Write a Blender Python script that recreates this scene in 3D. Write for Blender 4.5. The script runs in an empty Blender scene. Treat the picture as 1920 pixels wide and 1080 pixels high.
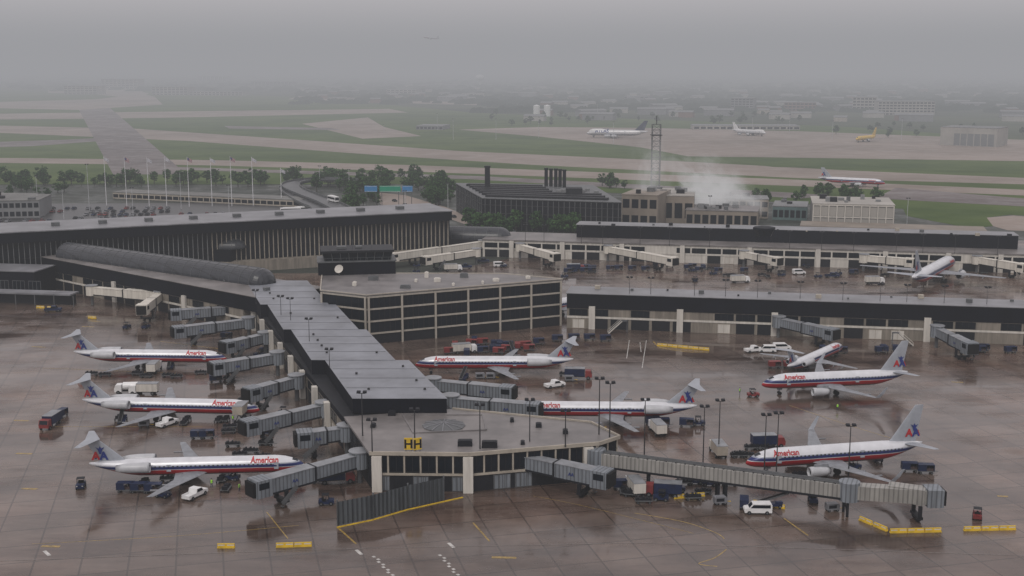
import bpy, bmesh, math, random
from mathutils import Vector, Matrix
R=math.radians; PI=math.pi
scene=bpy.context.scene; C=scene.collection
FL=2300.; CH=80.; PIT=math.atan(420/FL); cp,sp=math.cos(PIT),math.sin(PIT)
def G(x,y,z=0.):
    u=(x-960)/FL; v=(540-y)/FL
    t=(z-CH)/(-sp+v*cp)
    return Vector((t*u,t*(cp+v*sp),z))
def S(y): return (y-120)/CH
# ---------------------------------------------------------------- materials
def nt(name):
    m=bpy.data.materials.new(name); m.use_nodes=True
    n=m.node_tree.nodes; n.clear(); return m,n,m.node_tree.links
def mat(name,col,rough=.5,metal=0.,var=.25,scale=.4,bump=0.,stripe=None,emit=0,spec=.5,streak=0):
    m,n,l=nt(name)
    o=n.new('ShaderNodeOutputMaterial'); b=n.new('ShaderNodeBsdfPrincipled'); l.new(b.outputs[0],o.inputs[0])
    b.inputs['Metallic'].default_value=metal; b.inputs['Specular IOR Level'].default_value=spec
    tc=n.new('ShaderNodeTexCoord')
    ns=n.new('ShaderNodeTexNoise'); ns.inputs['Scale'].default_value=scale; ns.inputs['Detail'].default_value=6; ns.inputs['Roughness'].default_value=.65
    if streak:
        mp=n.new('ShaderNodeMapping'); mp.inputs['Scale'].default_value=(streak,streak,.25); l.new(tc.outputs['Object'],mp.inputs[0]); l.new(mp.outputs[0],ns.inputs['Vector'])
    else: l.new(tc.outputs['Object'],ns.inputs['Vector'])
    cr=n.new('ShaderNodeValToRGB'); cr.color_ramp.elements[0].position=.3; cr.color_ramp.elements[1].position=.7
    cr.color_ramp.elements[0].color=tuple(c*(1-var) for c in col)+(1,); cr.color_ramp.elements[1].color=tuple(min(1,c*(1+var)) for c in col)+(1,)
    l.new(ns.outputs['Fac'],cr.inputs['Fac']); out=cr.outputs['Color']
    if stripe:
        ax,per,dk,duty=stripe
        sx=n.new('ShaderNodeSeparateXYZ'); l.new(tc.outputs['Object'],sx.inputs[0])
        a=n.new('ShaderNodeMath'); a.operation='DIVIDE'; l.new(sx.outputs[ax],a.inputs[0]); a.inputs[1].default_value=per
        f=n.new('ShaderNodeMath'); f.operation='FRACT'; l.new(a.outputs[0],f.inputs[0])
        g=n.new('ShaderNodeMath'); g.operation='LESS_THAN'; l.new(f.outputs[0],g.inputs[0]); g.inputs[1].default_value=duty
        mx=n.new('ShaderNodeMix'); mx.data_type='RGBA'; mx.blend_type='MULTIPLY'
        l.new(g.outputs[0],mx.inputs['Factor']); l.new(out,mx.inputs['A']); mx.inputs['B'].default_value=(dk,dk,dk,1); out=mx.outputs['Result']
    l.new(out,b.inputs['Base Color'])
    rr=n.new('ShaderNodeMapRange'); rr.inputs['To Min'].default_value=max(.04,rough-.12); rr.inputs['To Max'].default_value=min(1,rough+.12)
    l.new(ns.outputs['Fac'],rr.inputs['Value']); l.new(rr.outputs[0],b.inputs['Roughness'])
    if emit:
        b.inputs['Emission Color'].default_value=tuple(col)+(1,); b.inputs['Emission Strength'].default_value=emit
    return m
M={}
M['beige']=mat('beige_panel',(.2,.178,.148),.65,var=.4,scale=.25,stripe=(0,1.5,.75,.06),streak=2,spec=.3)
M['beige2']=mat('beige_concrete',(.34,.305,.255),.65,var=.2,scale=.3,spec=.3)
M['office']=mat('office_frame',(.36,.33,.285),.65,var=.15,scale=.5,streak=2,spec=.3)
M['whitewall']=mat('white_wall',(.52,.495,.45),.55,var=.18,scale=.5,streak=2,spec=.3)
M['black']=mat('black_cladding',(.0035,.0045,.009),.6,var=.4,scale=.15,stripe=(0,1.5,.5,.06),spec=.08)
M['glass']=mat('dark_glass',(.005,.008,.013),.16,var=.5,scale=.5,spec=.16)
M['glass2']=mat('facade_glass',(.006,.009,.014),.3,var=.6,scale=.8,spec=.14)
M['dark']=mat('dark_metal',(.011,.012,.016),.55,var=.3,spec=.15)
M['darkwall']=mat('dark_wall',(.014,.015,.019),.6,var=.4,scale=.3,spec=.12)
M['roof']=mat('metal_roof',(.19,.2,.225),.45,var=.3,scale=.12,stripe=(1,1.3,.8,.1),spec=.3)
M['roofmem']=mat('membrane_roof',(.15,.138,.134),.42,var=.42,scale=.12,spec=.35)
M['roofbrown']=mat('gravel_roof',(.16,.15,.15),.5,var=.4,scale=.12,spec=.3)
M['roofgrey']=mat('wet_grey_roof',(.17,.172,.185),.42,var=.4,scale=.09,spec=.35)
M['vault']=mat('vault_glass',(.03,.033,.04),.3,var=.3,scale=.3,spec=.35,stripe=(1,1.6,.6,.12))
M['rib']=mat('vault_rib',(.045,.05,.056),.55,spec=.3)
M['bridge']=mat('rib_shaded_bridge',(.17,.188,.21),.5,var=.3,scale=.5,stripe=(0,.8,.55,.3),streak=1.5,spec=.3)  # dark stripes paint the shade between ribs onto flat tunnel walls
M['bridgel']=mat('pale_rib_shaded_bridge',(.27,.262,.245),.5,var=.25,scale=.5,stripe=(0,.8,.62,.3),streak=1.5,spec=.3)  # paler walls, rib shade again painted in as stripes
M['bridgew']=mat('pale_bridge',(.56,.53,.47),.55,var=.18,scale=.4,stripe=(0,1.4,.8,.1),streak=1.5,spec=.3)
M['bridgeroof']=mat('bridge_roof',(.2,.21,.225),.42,var=.35,spec=.3)
M['fence']=mat('corrugated_fence',(.065,.074,.082),.55,var=.35,scale=.4,stripe=(0,.9,.5,.35),streak=2,spec=.3)
M['yellow']=mat('yellow_paint',(.6,.4,.02),.5,var=.3,scale=.8)
M['yline']=mat('worn_yellow_line',(.26,.175,.045),.3,var=.6,scale=1.2,spec=.3)
M['wline']=mat('worn_white_line',(.42,.41,.39),.3,var=.45,scale=.9,spec=.3)
M['fline']=mat('faint_line',(.17,.15,.14),.3,var=.4,scale=.9,spec=.3)
M['white']=mat('white_paint',(.68,.68,.68),.35,var=.1)
M['silver']=mat('bare_aluminium_wing',(.2,.21,.23),.5,metal=0,var=.3,scale=.7,spec=.3)
M['grey']=mat('grey_paint',(.16,.165,.18),.45,var=.15)
M['engine']=mat('engine_cowling',(.42,.43,.45),.35,var=.15)
M['tailgrey']=mat('pale_grey_paint',(.3,.32,.355),.45,var=.15,spec=.3)
M['red']=mat('red_paint',(.38,.014,.018),.45,var=.25)
M['dred']=mat('dull_red_paint',(.17,.018,.018),.5,var=.3)
M['blue']=mat('blue_paint',(.01,.025,.16),.45,var=.2)
M['navy']=mat('navy_paint',(.006,.014,.05),.45,var=.4,spec=.3)
M['rubber']=mat('rubber',(.008,.008,.009),.8,spec=.15)
M['asph']=mat('asphalt',(.035,.035,.037),.4,var=.35,scale=.06,spec=.3)
M['asphroad']=mat('wet_road',(.028,.03,.033),.35,var=.3,scale=.1,spec=.3)
M['steel']=mat('galvanised_steel',(.095,.1,.105),.5,metal=.1,spec=.3)
M['poledark']=mat('dark_pole',(.025,.025,.028),.5,spec=.3)
M['palepole']=mat('pale_pole',(.42,.43,.45),.5)
M['flagpole']=mat('white_flagpole',(.6,.6,.62),.4)
M['flaggrey']=mat('faded_flag_cloth',(.4,.4,.43),.7)
M['flagred']=mat('faded_red_cloth',(.3,.08,.09),.7)
M['flagblue']=mat('faded_blue_cloth',(.06,.08,.18),.7)
M['lamp']=mat('lamp_glass',(.5,.5,.48),.3)
M['bark']=mat('bark',(.04,.032,.025),.9)
M['tan']=mat('tan_concrete',(.21,.18,.15),.65,var=.3,scale=.1,streak=.6,spec=.3)
M['teal']=mat('teal_panel',(.08,.13,.13),.5)
M['signgreen']=mat('sign_green',(.0,.24,.14),.5,var=.1)
M['signblue']=mat('sign_blue',(.03,.18,.4),.5,var=.1)
M['hivis']=mat('hivis_vest',(.3,.65,.05),.6,var=.1)
M['cloth']=mat('work_trousers',(.02,.025,.05),.8)
M['skin']=mat('skin',(.4,.25,.18),.6)
M['hair']=mat('dark_hair',(.02,.015,.012),.8)
M['yellowplane']=mat('yellow_livery',(.6,.4,.07),.5,var=.08)
M['bag']=mat('mixed_luggage',(.05,.03,.03),.7,var=.8,scale=3)
M['farb']=mat('far_building',(.33,.315,.29),.7,var=.2,scale=.05,spec=.2)
M['farc']=mat('far_building_grey',(.18,.185,.19),.7,var=.2,scale=.05,spec=.2)
M['brick']=mat('far_building_brick',(.18,.11,.085),.7,var=.2,scale=.05,spec=.2)
M['lotwall']=mat('low_deck_concrete',(.15,.15,.145),.7,var=.3,scale=.1,spec=.2)
def foliage(name,a,b):
    m,n,l=nt(name); o=n.new('ShaderNodeOutputMaterial'); p=n.new('ShaderNodeBsdfPrincipled'); l.new(p.outputs[0],o.inputs[0])
    tc=n.new('ShaderNodeTexCoord'); ns=n.new('ShaderNodeTexNoise'); ns.inputs['Scale'].default_value=.5; ns.inputs['Detail'].default_value=4
    l.new(tc.outputs['Object'],ns.inputs['Vector']); cr=n.new('ShaderNodeValToRGB'); cr.color_ramp.elements[0].position=.35; cr.color_ramp.elements[1].position=.68
    cr.color_ramp.elements[0].color=a+(1,); cr.color_ramp.elements[1].color=b+(1,); l.new(ns.outputs['Fac'],cr.inputs['Fac']); l.new(cr.outputs[0],p.inputs['Base Color']); p.inputs['Roughness'].default_value=.9; p.inputs['Specular IOR Level'].default_value=.1
    return m
M['leafA']=foliage('foliage_dark',(.014,.036,.014),(.042,.09,.028))
M['leafB']=foliage('foliage_mid',(.022,.052,.018),(.055,.115,.034))
M['woods']=foliage('woods_foliage',(.024,.038,.028),(.05,.07,.045))
def ground_mat(name,cols,scale,rough0,rough1,joints=0,stain=True,big=.01,spec=.5):
    m,n,l=nt(name); o=n.new('ShaderNodeOutputMaterial'); p=n.new('ShaderNodeBsdfPrincipled'); l.new(p.outputs[0],o.inputs[0])
    tc=n.new('ShaderNodeTexCoord')
    def noise(s,d=8,r=.6,vec=None):
        k=n.new('ShaderNodeTexNoise'); k.inputs['Scale'].default_value=s; k.inputs['Detail'].default_value=d; k.inputs['Roughness'].default_value=r
        l.new(vec or tc.outputs['Object'],k.inputs['Vector']); return k.outputs['Fac']
    a=noise(scale); b=noise(big,5); mx=n.new('ShaderNodeMath'); mx.operation='ADD'; l.new(a,mx.inputs[0]); l.new(b,mx.inputs[1])
    hf=n.new('ShaderNodeMath'); hf.operation='MULTIPLY'; hf.inputs[1].default_value=.5; l.new(mx.outputs[0],hf.inputs[0])
    cr=n.new('ShaderNodeValToRGB'); cr.color_ramp.elements[0].position=.4; cr.color_ramp.elements[1].position=.6
    cr.color_ramp.elements[0].color=cols[0]+(1,); cr.color_ramp.elements[1].color=cols[1]+(1,)
    l.new(hf.outputs[0],cr.inputs['Fac']); out=cr.outputs[0]
    def mul(fac,colr):
        nonlocal out
        q=n.new('ShaderNodeMix'); q.data_type='RGBA'; q.blend_type='MULTIPLY'; l.new(fac,q.inputs['Factor']); l.new(out,q.inputs['A']); q.inputs['B'].default_value=colr; out=q.outputs['Result']
    if joints:
        br=n.new('ShaderNodeTexBrick'); br.offset=0; br.inputs['Scale'].default_value=1/joints; br.inputs['Mortar Size'].default_value=.022; br.inputs['Brick Width'].default_value=1; br.inputs['Row Height'].default_value=1
        br.inputs['Color1'].default_value=(1.08,1.07,1.05,1); br.inputs['Color2'].default_value=(.76,.75,.76,1); br.inputs['Mortar'].default_value=(.36,.34,.34,1)
        mp=n.new('ShaderNodeMapping'); mp.inputs['Rotation'].default_value=(0,0,R(-14)); l.new(tc.outputs['Object'],mp.inputs[0]); l.new(mp.outputs[0],br.inputs['Vector'])
        q=n.new('ShaderNodeMix'); q.data_type='RGBA'; q.blend_type='MULTIPLY'; q.inputs['Factor'].default_value=.8; l.new(out,q.inputs['A']); l.new(br.outputs['Color'],q.inputs['B']); out=q.outputs['Result']
    w=noise(.05,7,.7); wr=n.new('ShaderNodeMapRange'); wr.inputs['From Min'].default_value=.38; wr.inputs['From Max'].default_value=.62
    wr.inputs['To Min'].default_value=rough0; wr.inputs['To Max'].default_value=rough1; l.new(w,wr.inputs['Value']); rough=wr.outputs[0]
    if stain:
        mp=n.new('ShaderNodeMapping'); mp.inputs['Scale'].default_value=(.35,1.7,1); mp.inputs['Rotation'].default_value=(0,0,R(8)); l.new(tc.outputs['Object'],mp.inputs[0])
        s=noise(.09,10,.72,mp.outputs[0]); sr=n.new('ShaderNodeValToRGB'); sr.color_ramp.elements[0].position=.48; sr.color_ramp.elements[1].position=.66; l.new(s,sr.inputs['Fac'])
        mul(sr.outputs[0],(.6,.55,.53,1))
        s2=noise(.55,6,.7,mp.outputs[0]); sr2=n.new('ShaderNodeValToRGB'); sr2.color_ramp.elements[0].position=.6; sr2.color_ramp.elements[1].position=.72; l.new(s2,sr2.inputs['Fac']); mul(sr2.outputs[0],(.6,.56,.55,1))
        rs=noise(.022,6,.65); rr_=n.new('ShaderNodeValToRGB'); rr_.color_ramp.elements[0].position=.46; rr_.color_ramp.elements[1].position=.68; l.new(rs,rr_.inputs['Fac']); mul(rr_.outputs[0],(1.1,.94,.87,1))
        pm=n.new('ShaderNodeMapping'); pm.inputs['Location'].default_value=(31,17,0); pm.inputs['Scale'].default_value=(.5,1.7,1); l.new(tc.outputs['Object'],pm.inputs[0])
        pd=noise(.06,7,.6,pm.outputs[0]); pr_=n.new('ShaderNodeValToRGB'); pr_.color_ramp.elements[0].position=.47; pr_.color_ramp.elements[1].position=.62; l.new(pd,pr_.inputs['Fac'])
        q=n.new('ShaderNodeMix'); q.data_type='FLOAT'; l.new(pr_.outputs[0],q.inputs['Factor']); l.new(rough,q.inputs['A']); q.inputs['B'].default_value=.06; rough=q.outputs['Result']
        mul(pr_.outputs[0],(.72,.69,.68,1))
    l.new(out,p.inputs['Base Color']); l.new(rough,p.inputs['Roughness'])
    p.inputs['Specular IOR Level'].default_value=spec
    return m
M['apron']=ground_mat('wet_apron_concrete',((.066,.048,.039),(.16,.121,.1)),.06,.12,.36,joints=7.5,big=.012,spec=.4)
M['grass']=ground_mat('airfield_grass',((.045,.075,.02),(.085,.12,.036)),.02,.8,1,stain=False,big=.003,spec=.05)
M['earth']=ground_mat('far_land',((.03,.042,.028),(.075,.09,.05)),.004,.8,1,stain=False,big=.0006,spec=.05)
M['runway']=ground_mat('pale_taxiway',((.19,.155,.13),(.29,.24,.21)),.01,.5,.8,stain=False,big=.003,spec=.15)
M['rundark']=ground_mat('dark_runway',((.09,.072,.07),(.16,.135,.13)),.012,.4,.7,stain=False,big=.004,spec=.15)
M['town']=ground_mat('midfield_ground',((.025,.032,.025),(.055,.058,.05)),.03,.4,.8,stain=False,big=.006,spec=.2)
# ---------------------------------------------------------------- mesh builder (world coordinates)
class Fr:
    def __init__(s,p0,p1):
        s.o=Vector((p0[0],p0[1],0)); d=Vector((p1[0],p1[1],0))-s.o; s.L=d.length; s.u=d.normalized(); s.n=Vector((-s.u.y,s.u.x,0)); s.a=math.atan2(s.u.y,s.u.x)
    def pt(s,u,d,z=0): return s.o+s.u*u+s.n*d+Vector((0,0,z))
BOXF=[(0,3,2,1),(4,5,6,7),(0,1,5,4),(1,2,6,5),(2,3,7,6),(3,0,4,7)]
class MB:
    def __init__(s): s.v=[];s.f=[];s.m=[];s.mi=0
    def add(s,vs,fs):
        n=len(s.v); s.v+=[Vector(v) for v in vs]; s.f+=[tuple(i+n for i in f) for f in fs]; s.m+=[s.mi]*len(fs); return s
    def box(s,x0,x1,y0,y1,z0,z1): return s.add([(x0,y0,z0),(x1,y0,z0),(x1,y1,z0),(x0,y1,z0),(x0,y0,z1),(x1,y0,z1),(x1,y1,z1),(x0,y1,z1)],BOXF)
    def fbox(s,F,u0,u1,d0,d1,z0,z1): return s.add([F.pt(u0,d0,z0),F.pt(u1,d0,z0),F.pt(u1,d1,z0),F.pt(u0,d1,z0),F.pt(u0,d0,z1),F.pt(u1,d0,z1),F.pt(u1,d1,z1),F.pt(u0,d1,z1)],BOXF)
    def prism(s,poly,z0,z1):
        n=len(poly); vs=[(p[0],p[1],z0) for p in poly]+[(p[0],p[1],z1) for p in poly]
        return s.add(vs,[tuple(range(n-1,-1,-1)),tuple(range(n,2*n))]+[(i,(i+1)%n,n+(i+1)%n,n+i) for i in range(n)])
    def beam(s,p,q,w,h):
        p=Vector(p);q=Vector(q); d=(q-p).normalized(); r=d.cross(Vector((0,0,1)))
        r=r.normalized() if r.length>1e-4 else Vector((1,0,0)); u=r.cross(d)
        vs=[]
        for c in (p,q):
            for a,b in ((-1,-1),(1,-1),(1,1),(-1,1)): vs.append(c+r*(a*w/2)+u*(b*h/2))
        return s.add(vs,[(3,2,1,0),(4,5,6,7),(0,1,5,4),(1,2,6,5),(2,3,7,6),(3,0,4,7)])
    def cyl(s,p,q,r0,r1=None,n=10,cap=True):
        r1=r0 if r1 is None else r1; p=Vector(p);q=Vector(q); d=(q-p).normalized()
        a=d.orthogonal().normalized(); b=d.cross(a); vs=[]
        for c,r in ((p,r0),(q,r1)):
            for i in range(n):
                t=2*PI*i/n; vs.append(c+a*(r*math.cos(t))+b*(r*math.sin(t)))
        fs=[(i,(i+1)%n,n+(i+1)%n,n+i) for i in range(n)]
        if cap: fs+=[tuple(range(n-1,-1,-1)),tuple(range(n,2*n))]
        return s.add(vs,fs)
    def loft(s,rings,cap=True,closed=True):
        n=len(rings[0]); vs=[v for r in rings for v in r]; fs=[]
        for k in range(len(rings)-1):
            for i in range(n if closed else n-1): fs.append((k*n+i,k*n+(i+1)%n,(k+1)*n+(i+1)%n,(k+1)*n+i))
        if cap: fs+=[tuple(range(n-1,-1,-1)),tuple(range((len(rings)-1)*n,len(rings)*n))]
        return s.add(vs,fs)
    def prof(s,pts,y0,y1):
        n=len(pts); return s.add([(a,y0,b) for a,b in pts]+[(a,y1,b) for a,b in pts],[tuple(range(n)),tuple(range(2*n-1,n-1,-1))]+[(i,n+i,n+(i+1)%n,(i+1)%n) for i in range(n)])
    def build(s,name,mats,parent=None,smooth=False,fix=True):
        me=bpy.data.meshes.new(name); vs=s.v
        if parent is not None:
            inv=parent.matrix_basis.inverted(); vs=[inv@v for v in vs]
        me.from_pydata([tuple(v) for v in vs],[],s.f)
        if not isinstance(mats,(list,tuple)): mats=[mats]
        for m in mats: me.materials.append(m)
        me.polygons.foreach_set('material_index',s.m)
        if fix:
            bm=bmesh.new(); bm.from_mesh(me); bmesh.ops.recalc_face_normals(bm,faces=bm.faces); bm.to_mesh(me); bm.free()
        if smooth: me.polygons.foreach_set('use_smooth',[True]*len(me.polygons))
        me.update(); o=bpy.data.objects.new(name,me); C.objects.link(o)
        if parent is not None: o.parent=parent
        return o
def tag(o,label=None,cat=None,group=None,kind=None):
    if label: o['label']=label
    if cat: o['category']=cat
    if group: o['group']=group
    if kind: o['kind']=kind
    return o
def thing(name,label,cat,loc=(0,0,0),rz=0,group=None):
    o=bpy.data.objects.new(name,None); C.objects.link(o); o.location=loc; o.rotation_euler=(0,0,rz); o.empty_display_size=1
    return tag(o,label,cat,group)
def kids(o): return [c for c in bpy.data.objects if c.parent==o]
KC={}
def dup(root):
    if root.name not in KC: KC[root.name]=[(c,kids(c)) for c in kids(root)]
    r=root.copy(); C.objects.link(r)
    for c,gs in KC[root.name]:
        d=c.copy(); C.objects.link(d); d.parent=r
        for g in gs:
            e=g.copy(); C.objects.link(e); e.parent=d
    return r
used=set()
def place(root,loc,rz,label,group=None,sc=None):
    if root.name in used: r=dup(root)
    else: r=root; 
    if root.name not in KC: KC[root.name]=[(c,kids(c)) for c in kids(root)]
    used.add(root.name)
    r.location=loc; r.rotation_euler=(0,0,rz); r['label']=label
    r.scale=(sc,sc,sc) if sc else (1,1,1)
    if group: r['group']=group
    elif 'group' in r: del r['group']
    return r
WC={}
def part_at(name,me,parent,F,u,d,z,rz=0):
    o=bpy.data.objects.new(name,me); C.objects.link(o); o.parent=parent
    o.matrix_basis=parent.matrix_basis.inverted()@(Matrix.Translation(F.pt(u,d,z))@Matrix.Rotation(F.a+rz,4,'Z')); return o
def winmesh(w,h,nm,fm,gm,fr=.14):
    k=(round(w,2),round(h,2),nm,fm,gm)
    if k not in WC:
        b=MB(); b.mi=0
        b.box(-w/2,w/2,-.08,0,0,fr).box(-w/2,w/2,-.08,0,h-fr,h)
        for i in range(nm+1):
            x=-w/2+fr/2+(w-fr)*i/nm; b.box(x-fr/2,x+fr/2,-.07,0,fr,h-fr)
        b.mi=1; b.box(-w/2+.02,w/2-.02,-.03,-.005,.02,h-.02)
        o=b.build('window',[M[fm],M[gm]]); me=o.data; bpy.data.objects.remove(o); WC[k]=me
    return WC[k]
def win(par,F,u,z,w,h,nm=2,fm='dark',gm='glass',name='window',d=0): return part_at(name,winmesh(w,h,nm,fm,gm),par,F,u,d,z)
def bays(par,F,u0,u1,bay,rr,up=True,lo=True,p_up=.7,zu=4.0,hu=2.1,fm='dark'):
    n=max(1,int((u1-u0)/bay)); b=(u1-u0)/n
    for i in range(n):
        u=u0+(i+.5)*b
        if up and rr.random()<p_up: win(par,F,u,zu,b*.9,hu,3,fm)
        if lo:
            t=rr.random()
            if t<.62: win(par,F,u,.05,b*.86,3.1,1,'dark','dark','dark_bay_panel')  # flat dark panel: the shade of an open bay put into its colour
            elif t<.8: win(par,F,u,.05,b*.6,2.9,2,'beige2','whitewall','service_door')
# ---------------------------------------------------------------- setting: ground sheets
def sheet(name,pts,z,m,px=True):
    P=[G(x,y,0) for x,y in pts] if px else [Vector((x,y,0)) for x,y in pts]
    b=MB(); b.add([(p.x,p.y,z) for p in P],[tuple(range(len(P)))]); o=b.build(name,m)
    if o.data.polygons[0].normal.z<0: o.data.flip_normals()
    return tag(o,kind='structure')
sheet('ground',[(-30000,-2000),(30000,-2000),(30000,45000),(-30000,45000)],-.12,M['earth'],False)
sheet('airfield_grass',[(-400,345),(860,345),(1700,392),(2300,425),(2300,290),(1600,238),(900,212),(560,182),(300,172),(-600,164)],-.06,M['grass'])
sheet('landside_ground',[(-500,348),(860,346),(1700,392),(2300,425),(2600,520),(-900,520)],-.045,M['town'])
sheet('apron',[(-420,60),(420,60),(420,560),(40,560),(-30,470),(-420,470)],0,M['apron'],False)
tx=[('taxiway',[(-200,294),(400,300),(760,309),(1500,337),(2200,368),(2200,378),(1500,349),(760,321),(400,310),(-200,303)],'runway'),
('taxiway',[(-200,231),(250,241),(560,262),(860,283),(1250,301),(1600,320),(2200,345),(2200,353),(1500,334),(1000,309),(700,290),(350,264),(0,249),(-200,243)],'runway'),
('taxiway',[(-200,216),(0,213),(730,204),(765,211),(300,221),(0,224),(-200,226)],'runway'),
('runway',[(146,202),(206,202),(350,327),(212,327)],'rundark'),
('taxiway',[(-200,196),(0,191),(180,186),(265,176),(290,181),(305,196),(150,206),(0,203),(-200,205)],'runway'),
('taxiway',[(566,232),(690,220),(720,238),(790,255),(680,260)],'runway'),
('cargo_apron',[(860,243),(1010,238),(1230,240),(1500,246),(1920,262),(2200,268),(2200,306),(1920,302),(1520,296),(1290,293),(1200,276),(1010,256)],'runway'),
('taxiway',[(560,180),(700,186),(1000,196),(1000,200),(700,192),(540,186)],'runway'),
('taxiway',[(90,168),(240,163),(280,176),(250,184),(170,176),(90,174)],'runway'),
('runway',[(300,312),(900,330),(1500,362),(1560,367),(1500,372),(880,336),(300,317)],'rundark'),
('taxiway',[(-200,272),(120,262),(200,258),(220,262),(60,274),(-200,282)],'rundark'),
('taxiway',[(420,236),(620,240),(640,244),(430,241)],'rundark'),
('taxiway',[(760,283),(840,284),(1180,316),(1090,312)],'runway'),
('service_road',[(1680,352),(1920,372),(2200,392),(2200,402),(1900,386),(1640,372)],'rundark'),
('service_road',[(1850,408),(1900,404),(1990,412),(1990,436),(1890,432),(1862,424)],'runway')]
for i,(nm,pts,m) in enumerate(tx): sheet(nm,pts,-.04+.004*i,M[m])
for i,pts in enumerate([[(1370,303),(1500,302),(1920,315),(2200,322),(2200,330),(1900,324),(1450,313)],
 [(1690,385),(1850,396),(1900,402),(1850,408),(1862,424),(1820,428),(1700,405)],[(1300,297),(1340,305),(1240,301),(1180,292)]]): sheet('grass_strip',pts,.03+.004*i,M['grass'])
sheet('parking_lot',[(-300,385),(560,379),(575,398),(330,425),(-300,450)],.02,M['asph'])
sheet('access_road',[(700,360),(760,366),(835,388),(900,415),(870,420),(800,395),(715,385)],.024,M['runway'])
# ---------------------------------------------------------------- painted lines
def ribbon(pts,w,z,m,name='painted_line'):
    P=[G(x,y,0) for x,y in pts]; L=[];Rr=[]
    for i,p in enumerate(P):
        d=(P[min(i+1,len(P)-1)]-P[max(i-1,0)]).normalized(); n=Vector((-d.y,d.x,0))*w/2
        L.append((p+n)+Vector((0,0,z)));Rr.append((p-n)+Vector((0,0,z)))
    b=MB(); b.add(L+Rr,[(i,i+1,len(P)+i+1,len(P)+i) for i in range(len(P)-1)]); o=b.build(name,m,fix=False)
    if o.data.polygons[0].normal.z<0: o.data.flip_normals()
    return tag(o,kind='structure')
def arc(pts,n=8):
    out=[]
    for i in range(len(pts)-1):
        p0=pts[max(i-1,0)];p1=pts[i];p2=pts[i+1];p3=pts[min(i+2,len(pts)-1)]
        for k in range(n):
            t=k/n; out.append(tuple(.5*((2*p1[j])+(-p0[j]+p2[j])*t+(2*p0[j]-5*p1[j]+4*p2[j]-p3[j])*t*t+(-p0[j]+3*p1[j]-3*p2[j]+p3[j])*t**3) for j in (0,1)))
    return out+[pts[-1]]
zl=.006
for pts,w in [([(632,988),(668,1020)],.35),([(887,980),(918,1015)],.32),([(1190,962),(1280,978),(1340,998),(1358,1010)],.22),([(1362,1030),(1340,1046),(1310,1057),(1345,1062)],.24),
 ([(1470,972),(1515,1004)],.3),([(500,960),(540,1010)],.2),([(60,1020),(330,1005),(560,985)],.14),([(300,640),(420,655)],.3),
 ([(1480,760),(1600,800),(1700,830)],.2),([(1225,640),(1240,652),(1290,660),(1320,660)],.5),([(80,690),(330,700)],.2),([(100,800),(380,800)],.2),([(1000,930),(1100,950),(1300,1000)],.12)]:
    ribbon(arc(pts,5),w,zl,M['yline']); zl+=.0006
for x,y,a in [(72,650,26),(40,788,28),(45,850,30),(55,916,30),(170,593,18),(178,602,20),(165,612,22),(95,1024,34),(945,1045,46),(745,752,20),(1795,716,22),(1880,930,20)]:
    ribbon([(x-a/2,y),(x+a/2,y+1)],.8,zl,M['yline'],'painted_marking'); zl+=.0004
for x,y in [(673,1036),(846,1023),(88,1038)]: ribbon([(x-5,y-5),(x+5,y+4)],.6,zl,M['wline'],'painted_dash'); zl+=.0004
for bx,by,ex,ey in [(702,1043,738,1082),(826,1040,860,1082)]:
    for k in range(9):
        t=k/8; x=bx+(ex-bx)*t; y=by+(ey-by)*t; o_=4 if k%2 else 0
        ribbon([(x-3+o_,y),(x+1+o_,y+2.4)],.5,zl,M['wline'],'painted_dash'); zl+=.0003
for pts in [[(1180,638),(1175,672)],[(1212,638),(1204,690)],[(1200,642),(1202,660)]]: ribbon(pts,.2,zl,M['wline']); zl+=.0004
ribbon([(0,1052),(600,1030),(1200,1018),(1920,1042)],.16,zl,M['fline'])
# ---------------------------------------------------------------- stepped concourse
rr=random.Random(3)
P=lambda x,y,z: G(x,y,z).xy
pav=[P(697,849,7.5),P(880,851,7.5),P(1120,831,7.5),P(1157,819,7.5),P(1105,793,7.5),P(850,768,7.5),P(650,782,7.5)]
Hc=thing('concourse_building','long concourse running away from the camera with stepped grey metal roof and low end pavilion','airport concourse',(pav[0][0],pav[0][1],0))
def inset(poly,k):
    c=sum((Vector(p) for p in poly),Vector((0,0)))/len(poly); return [c+(Vector(p)-c)*k for p in poly]
b=MB(); b.prism(pav,0,7.1); b.build('pavilion_wall',M['darkwall'],Hc)
pe=inset(pav,1.02)
b=MB(); b.prism(pe,7.1,7.55); b.build('pavilion_roof',M['roofmem'],Hc)
for i in range(5):
    p=pe[i];q=pe[i+1]; b=MB(); b.beam((p.x,p.y,7.5),(q.x,q.y,7.5),.4,.7); b.build('parapet',M['beige2'],Hc)
c0=G(660,746,11.1); c1=G(838,742,11.1); near=(c0.y+c1.y)/2
A2=G(460,532,11.1); W=c1.x-c0.x; nseg=4; sl=(A2.y-near)/nseg; slope=(A2.x-c0.x)/(A2.y-near)
rects=[]
for k in range(nseg):
    y0=near+k*sl; y1=y0+sl+(0 if k<3 else 6); rects.append((c0.x+slope*(k*sl)-(1.2 if k else 0),y0,y1,slope*.84))
endl=rects[3][0]+rects[3][3]*(rects[3][2]-rects[3][1])
lb=[pav[6]+Vector((.2,-2)),pav[5]+Vector((0,0)),Vector((endl+W+2,rects[3][2])),Vector((endl-1.0,rects[3][2]))]
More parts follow.
